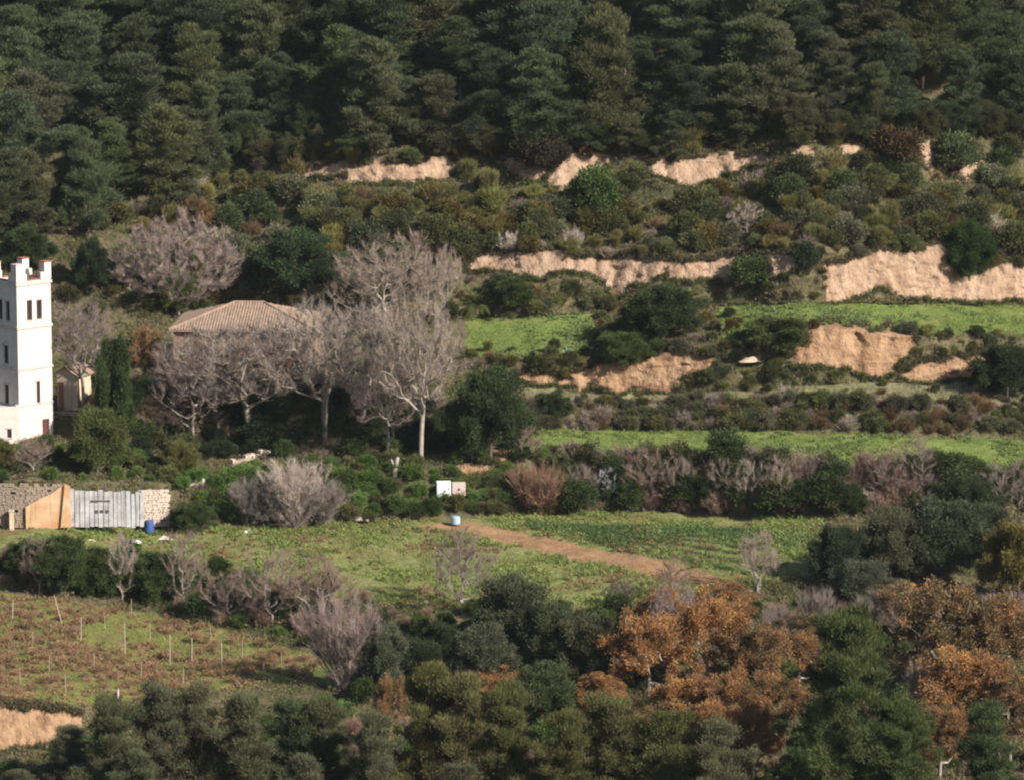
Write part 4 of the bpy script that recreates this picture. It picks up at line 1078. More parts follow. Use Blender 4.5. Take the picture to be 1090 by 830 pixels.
scatter(-40, 1130, 140, 300, 1.75, 31, lambda a, b: fedge(a) + 3 < b < row(11, a) - 1 and (a > 190 or b < 250), 'on the scrub slope below the forest', (1.1, 3.0), kinds, 'scrub of the upper slope', 6500)
# low growth hanging over and under the cuts
scatter(480, 1120, 296, 326, 1.7, 32, lambda a, b: row(10, a) - 14 < b < row(10, a) + 1, 'at the foot of the second earth cut', (0.6, 1.3), kinds, 'shrubs under the second earth cut', 900)
scatter(560, 1120, 330, 425, 1.9, 33, lambda a, b: row(9, a) + 2 < b < row(8, a) + 6, 'on the bank of the red earth cut', (0.5, 1.2), kinds, 'shrubs on the red bank', 1500)
KB = [('twigshrub', BROWN, 'brown twiggy shrub', 3), ('twigshrub', GREYM, 'grey leafless shrub', 3), ('shrub', GREEN, 'low leafy green shrub', 2.5), ('shrub', OLIVE, 'grey green shrub', 2)]
scatter(500, 1120, 424, 460, 1.5, 34, lambda a, b: row(7, a) + 2 < b < row(6, a) + 2, 'on the low bank above the long terrace field', (1.0, 1.9), KB, 'hedge above the terrace field', 2200)
scatter(480, 1120, 400, 432, 3.6, 35, lambda a, b: row(8, a) < b < row(7, a), 'on the narrow ledge under the red earth cut', (0.4, 0.9), kinds, 'shrubs on the narrow ledge', 900)
KH = [('tallshrub', (0.036, 0.05, 0.02), 'tall dark green shrub', 1.5), ('shrub', (0.05, 0.06, 0.027), 'dark leafy shrub', 1.6), ('twigshrub', (0.20, 0.14, 0.11), 'brown twiggy shrub', 5), ('twigshrub', GREYM, 'grey leafless shrub', 2)]
scatter(575, 1120, 490, 548, 1.55, 36, lambda a, b: row(5, a) + 4 < b < row(4, a) - 2, 'in the hedge between meadow and terrace field', (1.5, 2.8), KH, 'hedge between meadow and terrace field', 2500)
KG = [('shrub', (0.062, 0.10, 0.028), 'fresh green bramble', 5), ('shrub', GREEN, 'low leafy green shrub', 3), ('tallshrub', (0.04, 0.06, 0.02), 'tall dark green shrub', 1.5), ('twigshrub', (0.20, 0.14, 0.11), 'brown twiggy shrub', 1)]
scatter(180, 600, 480, 556, 1.6, 37, lambda a, b: row(5, a) - 8 < b < row(4, a) - 2, 'on the green bank below the plane trees', (0.6, 1.5), KG, 'green growth below the plane trees', 1500)
scatter(-60, 180, 478, 512, 1.7, 38, lambda a, b: True, 'in the garden above the board gate', (0.6, 1.4), KG, 'garden growth above the gate', 700)
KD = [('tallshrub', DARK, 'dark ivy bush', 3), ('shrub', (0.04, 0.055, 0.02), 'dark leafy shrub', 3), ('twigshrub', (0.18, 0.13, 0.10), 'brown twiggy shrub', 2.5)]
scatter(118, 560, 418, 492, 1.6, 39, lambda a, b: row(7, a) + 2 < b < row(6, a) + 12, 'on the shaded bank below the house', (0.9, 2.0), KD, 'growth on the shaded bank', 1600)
scatter(340, 640, 285, 350, 2.3, 40, lambda a, b: row(11, a) + 4 < b < row(10, a) + 3, 'on the slope right of the house', (0.8, 1.9), kinds, 'shrubs right of the house', 700)
scatter(480, 790, 338, 392, 2.1, 41, lambda a, b: (a > 630 and b > 338) or b > 374, 'on the green ledge in the middle', (0.6, 1.4), kinds, 'shrubs on the green ledge', 700)
KHL = [('shrub', (0.055, 0.08, 0.025), 'leafy green shrub', 3), ('tallshrub', (0.04, 0.058, 0.022), 'tall dark green shrub', 2), ('twigshrub', (0.24, 0.16, 0.125), 'mauve brown twiggy shrub', 3.5)]
scatter(-40, 385, 590, 690, 1.7, 42, lambda a, b: row(3, a) - 2 < b < row(2, a) - 6, 'in the hedge between vineyard and meadow', (0.8, 1.8), KHL, 'hedge between vineyard and meadow', 1700)
scatter(390, 1130, 610, 740, 2.0, 43, lambda a, b: row(3, a) + 8 < b < row(1, a) and b > 650, 'under the trees of the lower wood', (0.8, 1.9), KHL, 'undergrowth of the lower wood', 1500)
scatter(-40, 1130, 750, 860, 2.2, 44, lambda a, b: b > row(0, a) + 4, 'on the wooded slope at the bottom of the picture', (0.8, 1.8), KHL, 'undergrowth at the bottom', 1300)

def scatter_px(x0, x1, y0, y1, d, seed, test, where, hs, kinds, group, tries=3000):
    """the same on steep banks, spaced as seen from the front"""
    rr = random.Random(seed); out = []; tw = [k[3] for k in kinds]
    for _ in range(tries):
        px = rr.uniform(x0, x1); py = rr.uniform(y0, y1)
        if not test(px, py) or bare_here(px, py) or any((px - a) ** 2 + (2.0 * (py - b)) ** 2 < d * d for a, b in out): continue
        out.append((px, py)); g, s = ground(px, py)
        k, c, lab, _ = rr.choices(kinds, tw)[0]
        h = rr.uniform(*hs) * (1.35 if k == 'tallshrub' else 1); w = h * rr.uniform(1.0, 1.6) * (0.75 if k == 'tallshrub' else 1)
        if in_cut(px, py - h * s * 0.5) or in_cut(px, py - h * s * 0.9): continue
        plant(NAMES2.get(lab, NAMES[k]), k, px, py, h * s * .985, w * s, '%s %s, %s' % (lab, where, third(px) + ' third'), 'shrub', jit(c, 0.3), group + ', ' + lab, loc=g, sc=s)
    print(group, len(out))
inb = lambda k: (lambda a, b: row(k, a) < b < row(k - 1, a))
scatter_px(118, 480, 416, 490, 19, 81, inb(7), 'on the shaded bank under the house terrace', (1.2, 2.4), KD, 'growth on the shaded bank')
scatter_px(560, 1110, 425, 462, 17, 82, inb(7), 'on the bank above the long terrace field', (0.9, 1.7), KB, 'hedge above the terrace field')
scatter_px(200, 600, 490, 556, 18, 83, inb(5), 'on the green bank below the plane trees', (0.8, 1.7), KG, 'green growth below the plane trees')
scatter_px(600, 1110, 490, 548, 17, 84, inb(5), 'in the hedge between meadow and terrace field', (1.4, 2.6), KH, 'hedge between meadow and terrace field')
scatter_px(480, 1110, 340, 418, 19, 85, inb(9), 'on the bank of the red earth cut', (0.6, 1.5), kinds, 'shrubs on the red bank')
scatter_px(60, 1110, 265, 345, 21, 86, (lambda a, b: inb(11)(a, b) and not 715 < a < 872), 'on the bank of the second earth cut', (0.8, 1.8), kinds, 'shrubs on the second bank')

# ---- trees around tower and house
P_ = plant
P_('big_bare_tree', 'densebare', 190, 338, 112, 152, 'large mauve grey bare tree with dense rounded crown above the house', color=(0.27, 0.21, 0.185), rz=0.4)
P_('ivy_tree', 'oakgreen', 186, 335, 52, 46, 'ivy covered green tree under the large mauve bare tree', color=(0.075, 0.095, 0.03))
P_('evergreen_oak', 'oakgreen', 312, 316, 74, 104, 'dark evergreen oak behind the ridge of the tiled roof', color=(0.032, 0.05, 0.024))
P_('evergreen_oak', 'oakgreen', 100, 312, 60, 46, 'dark evergreen tree between tower and mauve bare tree', color=DARK)
P_('evergreen_oak', 'oakgreen', 30, 290, 52, 66, 'dark evergreen oak right behind the battlements', color=(0.035, 0.05, 0.022))
P_('bare_tree', 'bare', 89, 432, 118, 92, 'bare grey tree with slim pale trunk right of the tower', color=(0.22, 0.175, 0.155), var=1)
P_('ivy_tree', 'oakgreen', 123, 480, 126, 44, 'tall dark ivy clad tree in front of the tower garden', color=(0.036, 0.054, 0.02))
P_('ivy_tree', 'oakgreen', 104, 506, 76, 70, 'broad green bush at the foot of the ivy clad tree', color=(0.062, 0.076, 0.026))
P_('autumn_tree', 'oakorange', 153, 412, 70, 50, 'small golden brown tree left of the tiled house')
P_('autumn_tree', 'oakorange', 210, 250, 44, 40, 'small rusty bush on the slope above the mauve tree')
P_('citrus_tree', 'oakgreen', 188, 506, 40, 46, 'small yellow green citrus tree above the broken wall', color=(0.085, 0.088, 0.032))
P_('citrus_tree', 'oakgreen', 2, 500, 34, 30, 'yellow green bush at the left edge below the tower', color=(0.085, 0.085, 0.03))
P_('bare_tree', 'baresmall', 36, 506, 44, 52, 'small bare bush in front of the tower door', color=(0.22, 0.16, 0.14), var=0)
plane_c = (0.27, 0.225, 0.19)
P_('plane_tree', 'bare', 268, 474, 138, 185, 'bare plane tree in front of the left half of the house', color=plane_c, var=1)
P_('plane_tree', 'bare', 346, 472, 162, 165, 'bare plane tree with leaning pale trunk right of the house', color=plane_c, var=1, lean=(0, -0.16), rz=1.0)
P_('plane_tree', 'bare', 232, 462, 118, 150, 'bare plane tree before the left corner of the house', color=plane_c, var=1)
P_('plane_tree', 'bare', 386, 462, 138, 150, 'bare plane tree just right of the leaning trunk', color=plane_c, var=0)
P_('plane_tree', 'bare', 448, 497, 190, 130, 'rightmost bare plane tree with long pale trunk', color=(0.28, 0.23, 0.19), var=1, lean=(0, 0.08), rz=2.0)
P_('plane_tree', 'bare', 412, 488, 120, 90, 'bare plane tree between the leaning trunk and the rightmost one', color=(0.24, 0.18, 0.155), var=2)
P_('bare_tree', 'bare', 410, 362, 112, 140, 'bare brownish tree on the slope behind the plane trees', color=(0.25, 0.195, 0.16), var=2)
P_('bare_tree', 'bare', 205, 476, 128, 120, 'bare grey tree before the shaded terrace bank', color=(0.20, 0.155, 0.14), var=2)
P_('bare_tree', 'baresmall', 455, 330, 62, 50, 'thin bare tree with pale branches left of the palm', color=PALE)
P_('bare_tree', 'baresmall', 476, 326, 66, 40, 'thin pale bare tree right next to the palm', color=PALE)
P_('evergreen_oak', 'oakgreen', 380, 345, 58, 50, 'small evergreen tree among bare crowns right of the roof', color=(0.045, 0.062, 0.032))
P_('evergreen_oak', 'oakgreen', 424, 415, 64, 48, 'small green tree half hidden by the plane trees', color=(0.05, 0.07, 0.034))
P_('evergreen_oak', 'oakgreen', 522, 490, 102, 84, 'dark green evergreen oak right of the plane trees', color=(0.034, 0.05, 0.022))
P_('evergreen_oak', 'oakgreen', 500, 482, 60, 56, 'dark bushy oak at the right plane trunk', color=DARK)
P_('dead_bush', 'fan', 314, 562, 72, 96, 'tall grey leafless bush with upright stems at the upper edge of the meadow', 'bush', color=(0.25, 0.215, 0.185), var=0)
P_('dead_bush', 'fan', 345, 560, 52, 76, 'low grey leafless bush right of the tall one', 'bush', color=(0.22, 0.185, 0.16), var=1)
P_('dead_bush', 'bare', 288, 560, 44, 62, 'low grey twiggy mound left of the tall leafless bush', 'bush', color=(0.22, 0.185, 0.16), var=2, sink=0.9)
P_('dead_bush', 'fan', 262, 557, 50, 62, 'smaller grey leafless bush left of the large one', 'bush', color=(0.22, 0.185, 0.165), var=1)
P_('bare_bush', 'fan', 571, 547, 58, 70, 'round reddish brown bare bush at the upper edge of the meadow', 'bush', color=(0.24, 0.145, 0.10), var=1)
for i in range(2): P_('bare_bush', 'twigshrub', 565 + 14 * i, 545, 46, 52, 'reddish twigs at the heart of the round bare bush', 'bush', color=(0.25, 0.15, 0.10), group='twigs in the round bush')
P_('dead_bush', 'baresmall', 645, 532, 36, 34, 'heap of pale dead branches leaning on the hedge', 'bush', color=(0.42, 0.37, 0.33), var=1)
# hedge trees between meadow and terrace field
for px, py, h, w, c, lab in ((690, 534, 60, 62, (0.23, 0.165, 0.13), 'broad reddish brown bare tree in the hedge above the crop rows'), (725, 536, 55, 40, GREYM, 'bare tree in the hedge right of the reddish one'),
        (770, 538, 52, 40, GREYM, 'grey bare tree in the hedge above the red patch'), (797, 541, 54, 36, PALE, 'bare tree with pale stems in the hedge'), (828, 543, 58, 44, (0.30, 0.225, 0.18), 'forked pale bare tree at the right end of the meadow'),
        (945, 530, 60, 50, (0.23, 0.16, 0.13), 'brown bare tree rising over the terrace field edge'), (975, 520, 58, 50, (0.25, 0.19, 0.16), 'bare mauve tree in front of the terrace field'), (1062, 545, 52, 62, GREYM, 'grey bare tree behind the dark olives at the right'), (1085, 540, 50, 46, GREYM, 'bare grey tree at the right edge under the terrace field'),
        (620, 535, 46, 36, GREYM, 'small bare tree right of the round brown bush'), (560, 492, 40, 40, (0.22, 0.16, 0.13), 'small bare tree at the left end of the terrace field')):
    P_('bare_tree', 'baresmall', px, py, h, w, lab, color=c)
for px, py, h, w, lab in ((655, 538, 34, 36, 'dark green tree in the hedge behind pale dead branches'), (755, 536, 30, 32, 'dark green bush in the hedge above the red patch'), (860, 542, 36, 36, 'dark bush at the right end of the hedge'), (905, 548, 36, 36, 'dark tree left above the olives'), (1010, 545, 40, 56, 'dark evergreen behind the olive crowns')):
    P_('evergreen_oak', 'oakgreen', px, py, h, w, lab, color=(0.03, 0.043, 0.018))
# single bushes of the terraces
P_('evergreen_oak', 'oakgreen', 706, 364, 62, 84, 'dark rounded tree with brown top on the green ledge', color=(0.03, 0.042, 0.018))
P_('bare_bush', 'twigshrub', 716, 332, 30, 46, 'brown leafless top of the dark rounded tree', 'bush', color=(0.17, 0.12, 0.09))
P_('evergreen_bush', 'oakgreen', 663, 390, 40, 58, 'rounded green bush above the middle red cut', 'bush', color=(0.045, 0.062, 0.022))
P_('evergreen_bush', 'oakgreen', 828, 376, 40, 78, 'wide green bush left of the red earth cut', 'bush', color=(0.055, 0.068, 0.025))
P_('evergreen_bush', 'oakgreen', 1032, 298, 64, 56, 'dark green tree growing over the second earth cut', color=(0.028, 0.046, 0.016))
P_('evergreen_oak', 'oakgreen', 1072, 424, 62, 76, 'dark tree at the right edge below the upper field', color=(0.028, 0.038, 0.018))
P_('evergreen_bush', 'shrub', 802, 302, 27, 44, 'rounded bush on the second earth cut', 'bush', color=(0.05, 0.068, 0.025))
P_('evergreen_bush', 'tallshrub', 858, 292, 32, 22, 'dark upright bush left of the great earth cut', 'bush', color=DARK)
P_('evergreen_bush', 'oakgreen', 549, 331, 38, 50, 'dark leafy bush right of the palm', 'bush', color=(0.04, 0.058, 0.02))
P_('evergreen_bush', 'oakgreen', 592, 446, 32, 40, 'dark bush below the middle red cut', 'bush', color=(0.035, 0.05, 0.022))
P_('evergreen_bush', 'shrub', 950, 174, 36, 52, 'reddish brown bush on the topmost earth cut', 'bush', color=(0.10, 0.07, 0.035))
P_('evergreen_bush', 'shrub', 1015, 180, 34, 46, 'grey green bush between the two rightmost earth patches', 'bush', color=(0.06, 0.075, 0.035))
P_('evergreen_bush', 'shrub', 583, 180, 30, 52, 'dark purple brown bush hanging over the upper cut', 'bush', color=(0.055, 0.045, 0.03))
P_('evergreen_bush', 'tallshrub', 630, 240, 56, 44, 'upright dark green bush in the middle of the scrub', 'bush', color=(0.045, 0.07, 0.024))
P_('bare_bush', 'baresmall', 795, 252, 38, 48, 'pale grey leafless bush in the scrub right of centre', 'bush', color=PALE)

# ---- olives and wood on the right
for px, py, h, w, c, lab in ((893, 622, 70, 62, (0.034, 0.044, 0.024), 'dark round olive at the left end of the olive group'), (948, 618, 82, 78, OLIVE, 'grey green olive second from the left in the olive group'),
        (1005, 615, 92, 92, (0.045, 0.058, 0.032), 'largest olive in the middle of the group'), (1050, 600, 70, 60, (0.045, 0.055, 0.03), 'olive at the right end of the group'), (915, 645, 54, 62, (0.06, 0.07, 0.045), 'small grey green olive below the dark round one'),
        (1030, 560, 56, 60, (0.032, 0.044, 0.02), 'dark olive standing behind the largest one')):
    P_('olive_tree', 'oakgreen', px, py, h, w, lab, color=c)
P_('yellow_tree', 'oakgreen', 1076, 652, 100, 74, 'yellowish olive brown tree at the right edge', color=(0.10, 0.088, 0.028))
for px, py, h, w, lab in ((1000, 745, 140, 118, 'rusty orange oak right of the big pine'), (1062, 742, 120, 110, 'orange oak at the right edge'), (1030, 800, 120, 120, 'brown oak in front at the lower right'), (960, 690, 76, 72, 'half bare brown oak behind the big pine'),
        (690, 748, 104, 96, 'orange oak at the left of the autumn group'), (752, 735, 112, 100, 'golden oak in the middle of the autumn group'), (808, 752, 100, 84, 'rusty oak right of the golden one'), (735, 792, 84, 90, 'low orange oak in front of the autumn group'), (805, 830, 90, 70, 'dark rusty oak left of the big pine'),
        (660, 790, 60, 64, 'small red brown oak left of the autumn group'), (415, 800, 92, 46, 'slim orange oak between pines at the bottom'), (515, 742, 36, 84, 'low orange crown behind the bottom pines'), (705, 680, 60, 60, 'yellow brown oak top at the meadow edge'), (775, 668, 54, 64, 'pale russet bush at the end of the dirt track'), (775, 800, 92, 80, 'brown oak in the gap below the autumn group'), (1075, 815, 110, 90, 'brown oak in the lower right corner'), (1000, 830, 90, 80, 'russet oak right behind the big pine foot'), (690, 810, 60, 70, 'low brown oak behind the bottom pines'), (745, 815, 74, 90, 'orange oak low between the bottom pines'), (825, 790, 84, 74, 'rusty oak against the left side of the big pine'), (640, 760, 50, 60, 'small orange oak beside the dull green oak'), (850, 735, 70, 60, 'russet oak at the left flank of the big pine'), (845, 690, 44, 60, 'low russet bush right of the autumn group')):
    P_('autumn_oak', 'oakorange', px, py, h, w, lab)
for px, py, h, w, lab in ((935, 690, 60, 84, 'grey leafless bush below the olives'), (1010, 700, 60, 70, 'grey bare tree among the rusty oaks'), (870, 675, 50, 56, 'bare grey bush left below the olives'), (830, 690, 46, 60, 'pale dry bush right of the dirt track'), (985, 790, 90, 60, 'bare stems between big pine and rusty oaks')):
    P_('bare_bush', 'fan', px, py, h, w, lab, 'bush', color=(0.235, 0.185, 0.16))
for px, py, h, w, lab in ((722, 700, 84, 80, 'bare mauve tree behind the golden oak'), (985, 720, 96, 80, 'bare mauve tree at the left flank of the rusty oak'), (1045, 715, 90, 80, 'bare mauve tree behind the orange oak at the right'), (1080, 700, 80, 70, 'bare mauve tree below the yellowish tree')):
    P_('bare_tree', 'bare', px, py, h, w, lab, color=(0.25, 0.185, 0.165))
P_('bare_tree', 'baresmall', 806, 632, 74, 56, 'bare tree with pale stem at the right end of the meadow', color=(0.30, 0.235, 0.19))
P_('big_pine', 'bigpine', 905, 868, 230, 185, 'big green pine in the foreground on the right', color=(0.054, 0.064, 0.024), var=0, rz=0.9)
P_('big_pine', 'bigpine', 962, 880, 140, 110, 'lower pine at the right foot of the big pine', color=(0.056, 0.068, 0.024), var=1)
P_('pine_tree', 'pine', 1055, 870, 130, 70, 'slender dark pine at the lower right corner', color=(0.05, 0.066, 0.028), var=2)
P_('pine_tree', 'pine', 850, 880, 110, 90, 'dark pine left of the big pine at the bottom edge', color=(0.045, 0.06, 0.022))
# centre wood
for px, py, h, w, c, lab in ((548, 705, 98, 92, (0.056, 0.066, 0.036), 'large grey green oak at the near edge of the meadow'), (588, 725, 90, 84, (0.052, 0.062, 0.032), 'grey green oak right of the large one'), (515, 735, 76, 70, (0.06, 0.07, 0.042), 'grey green oak left in front of the large one'),
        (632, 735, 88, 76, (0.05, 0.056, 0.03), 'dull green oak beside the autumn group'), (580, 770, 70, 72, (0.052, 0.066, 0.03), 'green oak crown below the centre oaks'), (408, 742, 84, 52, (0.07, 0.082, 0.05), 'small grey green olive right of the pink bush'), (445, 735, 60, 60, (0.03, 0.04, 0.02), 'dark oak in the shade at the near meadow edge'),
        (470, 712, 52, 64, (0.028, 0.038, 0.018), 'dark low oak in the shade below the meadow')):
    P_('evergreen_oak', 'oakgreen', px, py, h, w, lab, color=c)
rr = random.Random(77)
bottom = [(75, 835, 66, 74), (118, 868, 130, 96), (165, 860, 138, 92), (212, 858, 136, 96), (262, 862, 130, 90), (305, 855, 122, 84), (350, 862, 124, 90), (392, 880, 130, 84), (452, 865, 166, 94), (500, 870, 160, 100), (550, 868, 148, 96), (604, 880, 130, 96), (655, 872, 140, 110), (712, 880, 130, 100), (760, 890, 130, 96), (20, 875, 60, 60), (140, 885, 90, 80), (330, 890, 90, 84), (480, 900, 90, 84)]
for i, (px, py, h, w) in enumerate(bottom):
    ordn = ['first', 'second', 'third', 'fourth', 'fifth', 'sixth', 'seventh', 'eighth', 'ninth', 'tenth', 'eleventh', 'twelfth', 'thirteenth', 'fourteenth', 'fifteenth'][i] if i < 15 else None
    lab = 'olive green pine along the bottom edge, %s from the left' % ordn if ordn else 'low pine crown cut by the bottom edge at the %s' % ['left corner', 'left quarter', 'left third', 'middle'][i - 15]
    c = jit((0.080, 0.084, 0.032) if 8 <= i <= 13 else (0.070, 0.073, 0.038), 0.2)
    P_('pine_tree', 'nearpine', px, py, h, w, lab, color=c)
P_('pink_bush', 'fan', 366, 738, 110, 106, 'pinkish grey fan shaped bare bush right of the vineyard', 'bush', color=(0.28, 0.215, 0.19), var=1)
P_('bare_tree', 'baresmall', 492, 650, 92, 76, 'thin grey bare tree standing before the meadow', color=(0.22, 0.175, 0.15), var=2)
for px, py, h, w, c, lab in ((130, 640, 74, 46, PALE, 'pale bare tree in the left hedge below the gate'), (196, 645, 82, 56, (0.25, 0.19, 0.155), 'pinkish bare tree in the hedge right of the pale one'), (290, 664, 80, 70, (0.27, 0.2, 0.165), 'bare tree with pale stem in the hedge before the pink bush'),
        (340, 660, 74, 84, (0.24, 0.175, 0.13), 'brownish bare tree over the meadow left of centre'), (245, 660, 56, 60, (0.24, 0.175, 0.145), 'low bare tree in the middle of the left hedge'), (42, 630, 60, 46, (0.22, 0.165, 0.14), 'small bare tree in the dark left hedge'), (715, 640, 50, 50, (0.25, 0.175, 0.13), 'bare bush at the meadow edge above the orange oaks'), (660, 648, 36, 46, (0.10, 0.08, 0.07), 'dark low heap of brambles at the near edge of the track')):
    P_('bare_tree', 'baresmall', px, py, h, w, lab, color=c)
for px, py, h, w, lab in ((66, 628, 62, 64, 'dark green tree in the left hedge below the ochre wall'), (30, 615, 44, 50, 'green bush at the left end of the hedge'), (105, 632, 52, 60, 'green tree in the left hedge below the gate'), (165, 640, 56, 66, 'wide dark bush in the left hedge'), (205, 566, 36, 46, 'green bush beside the pale stone wall')):
    P_('hedge_tree', 'oakgreen', px, py, h, w, lab, color=(0.042, 0.06, 0.022))
# pale cut trunk
g, s = ground(420, 508)
t = empty('tree_stump', g); tag(t, 'pale broken tree stump left of the long plane trunk', 'stump')
mb = MB(); mb.tube((0, 0, -0.2), (0.05, 0, 1.0), 0.32, 0.28, 9); mb.tube((0.05, 0, 1.0), (0.35, 0, 2.1), 0.27, 0.16, 8); mb.build('trunk', M['pale_bark'], t, smooth=True)
MB().tube((0.0, 0, 1.0), (-0.35, 0.05, 1.9), 0.17, 0.1, 7).build('branch', M['pale_bark'], t, smooth=True)

# ---- palm and agave
g, s = ground(507, 339)
palm = empty('palm', g); tag(palm, 'small palm with arching fronds right of the bare trees', 'palm')
MB().tube((0, 0, -0.2), (0.05, 0, 1.5), 0.28, 0.24, 10).build('trunk', M['bark'], palm, smooth=True)
rng = np.random.default_rng(5)
for i in range(26):
    a = rng.uniform(0, 6.28); el = rng.uniform(-0.2, 1.35); L = rng.uniform(2.2, 3.0); n = 12
    V, F = [], []; p = np.array([0.05, 0, 1.5]); d = np.array([math.cos(a) * math.cos(el), math.sin(a) * math.cos(el), math.sin(el)])
    side = np.array([-math.sin(a), math.cos(a), 0]); pts = []
    for j in range(n):
        pts.append(p.copy()); p = p + d * L / n; d = unit(d + np.array([0, 0, -0.13]))
    for j in range(1, n):
        for sgn in (-1, 1):
            ll = 0.6 * math.sin(math.pi * (j + 1.5) / (n + 2)); tip = pts[j] + side * sgn * ll + (pts[j] - pts[j-1]) * 1.3 - np.array([0, 0, 0.12 * ll])
            o = len(V); V += [pts[j], pts[j] + (pts[j] - pts[j-1]) * 0.45, tip]; F.append((o, o + 1, o + 2))
    for j in range(n - 1):
        o = len(V); V += [pts[j] - side * 0.02, pts[j] + side * 0.02, pts[j+1] + side * 0.015, pts[j+1] - side * 0.015]; F.append((o, o + 1, o + 2, o + 3))
    mb = MB(); mb.v = [tuple(q) for q in V]; mb.f = F
    f_ = mb.build('frond', M['leaf'], palm); f_.color = (0.12, 0.14, 0.05, 1)
for px, py, lab in ((737, 330, 'blue green agave beside the dark rounded tree'), (605, 380, 'blue green agave on the edge of the green ledge')):
    g, s = ground(px, py); ag = empty('agave', g); tag(ag, lab, 'agave', 'agaves on the ledges')
    for i in range(16):
        a = i * 2.4; el = 0.25 + 0.07 * i; L = 1.15; w = 0.11
        c, s_ = math.cos(a), math.sin(a); sd = Vector((-s_, c, 0)); out = Vector((c * math.cos(el), s_ * math.cos(el), math.sin(el)))
        mb = MB(); mb.add([sd * -w * .6, sd * w * .6, out * L * .5 + sd * w, out * L, out * L * .5 - sd * w], [(0, 1, 2, 3, 4)])
        l_ = mb.build('leaf', M['leaf'], ag); l_.color = (0.16, 0.26, 0.22, 1)

# ---- vines
nv = 0
for px, py, g, s in poisson(-40, 345, 632, 752, 1.15, 52, lambda a, b: row(2, a) + 5 < b < row(1, a) - 3 and a < 335 and fbm(a * 0.02, b * 0.04, 91) > -0.18, 1300):
    h = ROT.uniform(0.35, 0.65)
    plant('vine', 'vine', px, py, h * s, h * 1.9 * s, 'low russet vine among the posts of the vineyard', 'vine', jit(RUSS), 'vines of the vineyard', loc=g, sc=s, sink=0.05); nv += 1
print('pines', nf, 'vines', nv, 'objects', len(bpy.data.objects))

# ---- grass of the fields and of the slope (nobody could count it)
def grass(name, classes, dens, label, color, hh, seed, px_lim=(-120, 1210), w=0.035, per=3):
    rng = np.random.default_rng(seed)
    F = quad[np.isin(cls, classes) & (cpy > 135) & (cpy < 870) & (cpx > px_lim[0]) & (cpx < px_lim[1])]
    a, b, c, d = (VERT[F[:, i]] for i in range(4))
    ar = 0.5 * np.linalg.norm(np.cross(b - a, c - a), axis=1) + 0.5 * np.linalg.norm(np.cross(c - a, d - a), axis=1)
    cen = (a + c) / 2; clump = np.clip(0.55 + fbm(cen[:, 0] * 0.5, cen[:, 1] * 0.5, seed) * 1.6, 0.05, 2)
    n = int(ar.sum() * dens); pr = ar * clump; k = rng.choice(len(F), n, p=pr / pr.sum())
    u = rng.random((n, 1)); v = rng.random((n, 1))
    p = a[k] * (1-u) * (1-v) + b[k] * u * (1-v) + c[k] * u * v + d[k] * (1-u) * v
    hgt = hh * rng.uniform(0.4, 1.3, n) * (0.6 + clump[k] * 0.6)
    p = np.repeat(p, per, 0) + rng.normal(size=(n * per, 3)) * np.array([0.06, 0.06, 0])
    dr = unit(np.array([0, 0, 1.0]) + rng.normal(size=p.shape) * np.array([0.42, 0.42, 0.1]))
    V, T = blades(p - np.array([0, 0, 0.03]), dr, np.repeat(hgt, per), w * rng.uniform(0.6, 1.4, n * per), rng)
    o = bpy.data.objects.new(name, mesh_np(name, V, T, [M['grass']])); COL.objects.link(o); o.color = (*color, 1)
    tag(o, label, 'grass', kind='stuff'); print(name, n)
grass('meadow_grass', [4], 11, 'short yellow green grass of the meadow', (0.25, 0.265, 0.095), 0.26, 61, w=0.06)
grass('field_grass', [5, 6], 11, 'fresh green growth on the terrace fields', (0.215, 0.275, 0.08), 0.26, 62, w=0.06)
grass('vineyard_grass', [3], 9, 'green and reddish grass between the vines', (0.26, 0.275, 0.095), 0.26, 63, w=0.055)
grass('track_grass', [7], 2.2, 'sparse grass growing on the dirt track', (0.2, 0.18, 0.08), 0.14, 66, w=0.05)
grass('ledge_grass', [8], 9, 'pale dry grass on the narrow ledge above the terrace field', (0.25, 0.24, 0.135), 0.32, 65, w=0.06)
grass('slope_grass', [0], 2.8, 'dry and green grass covering the slope', (0.185, 0.165, 0.08), 0.45, 64, w=0.07)

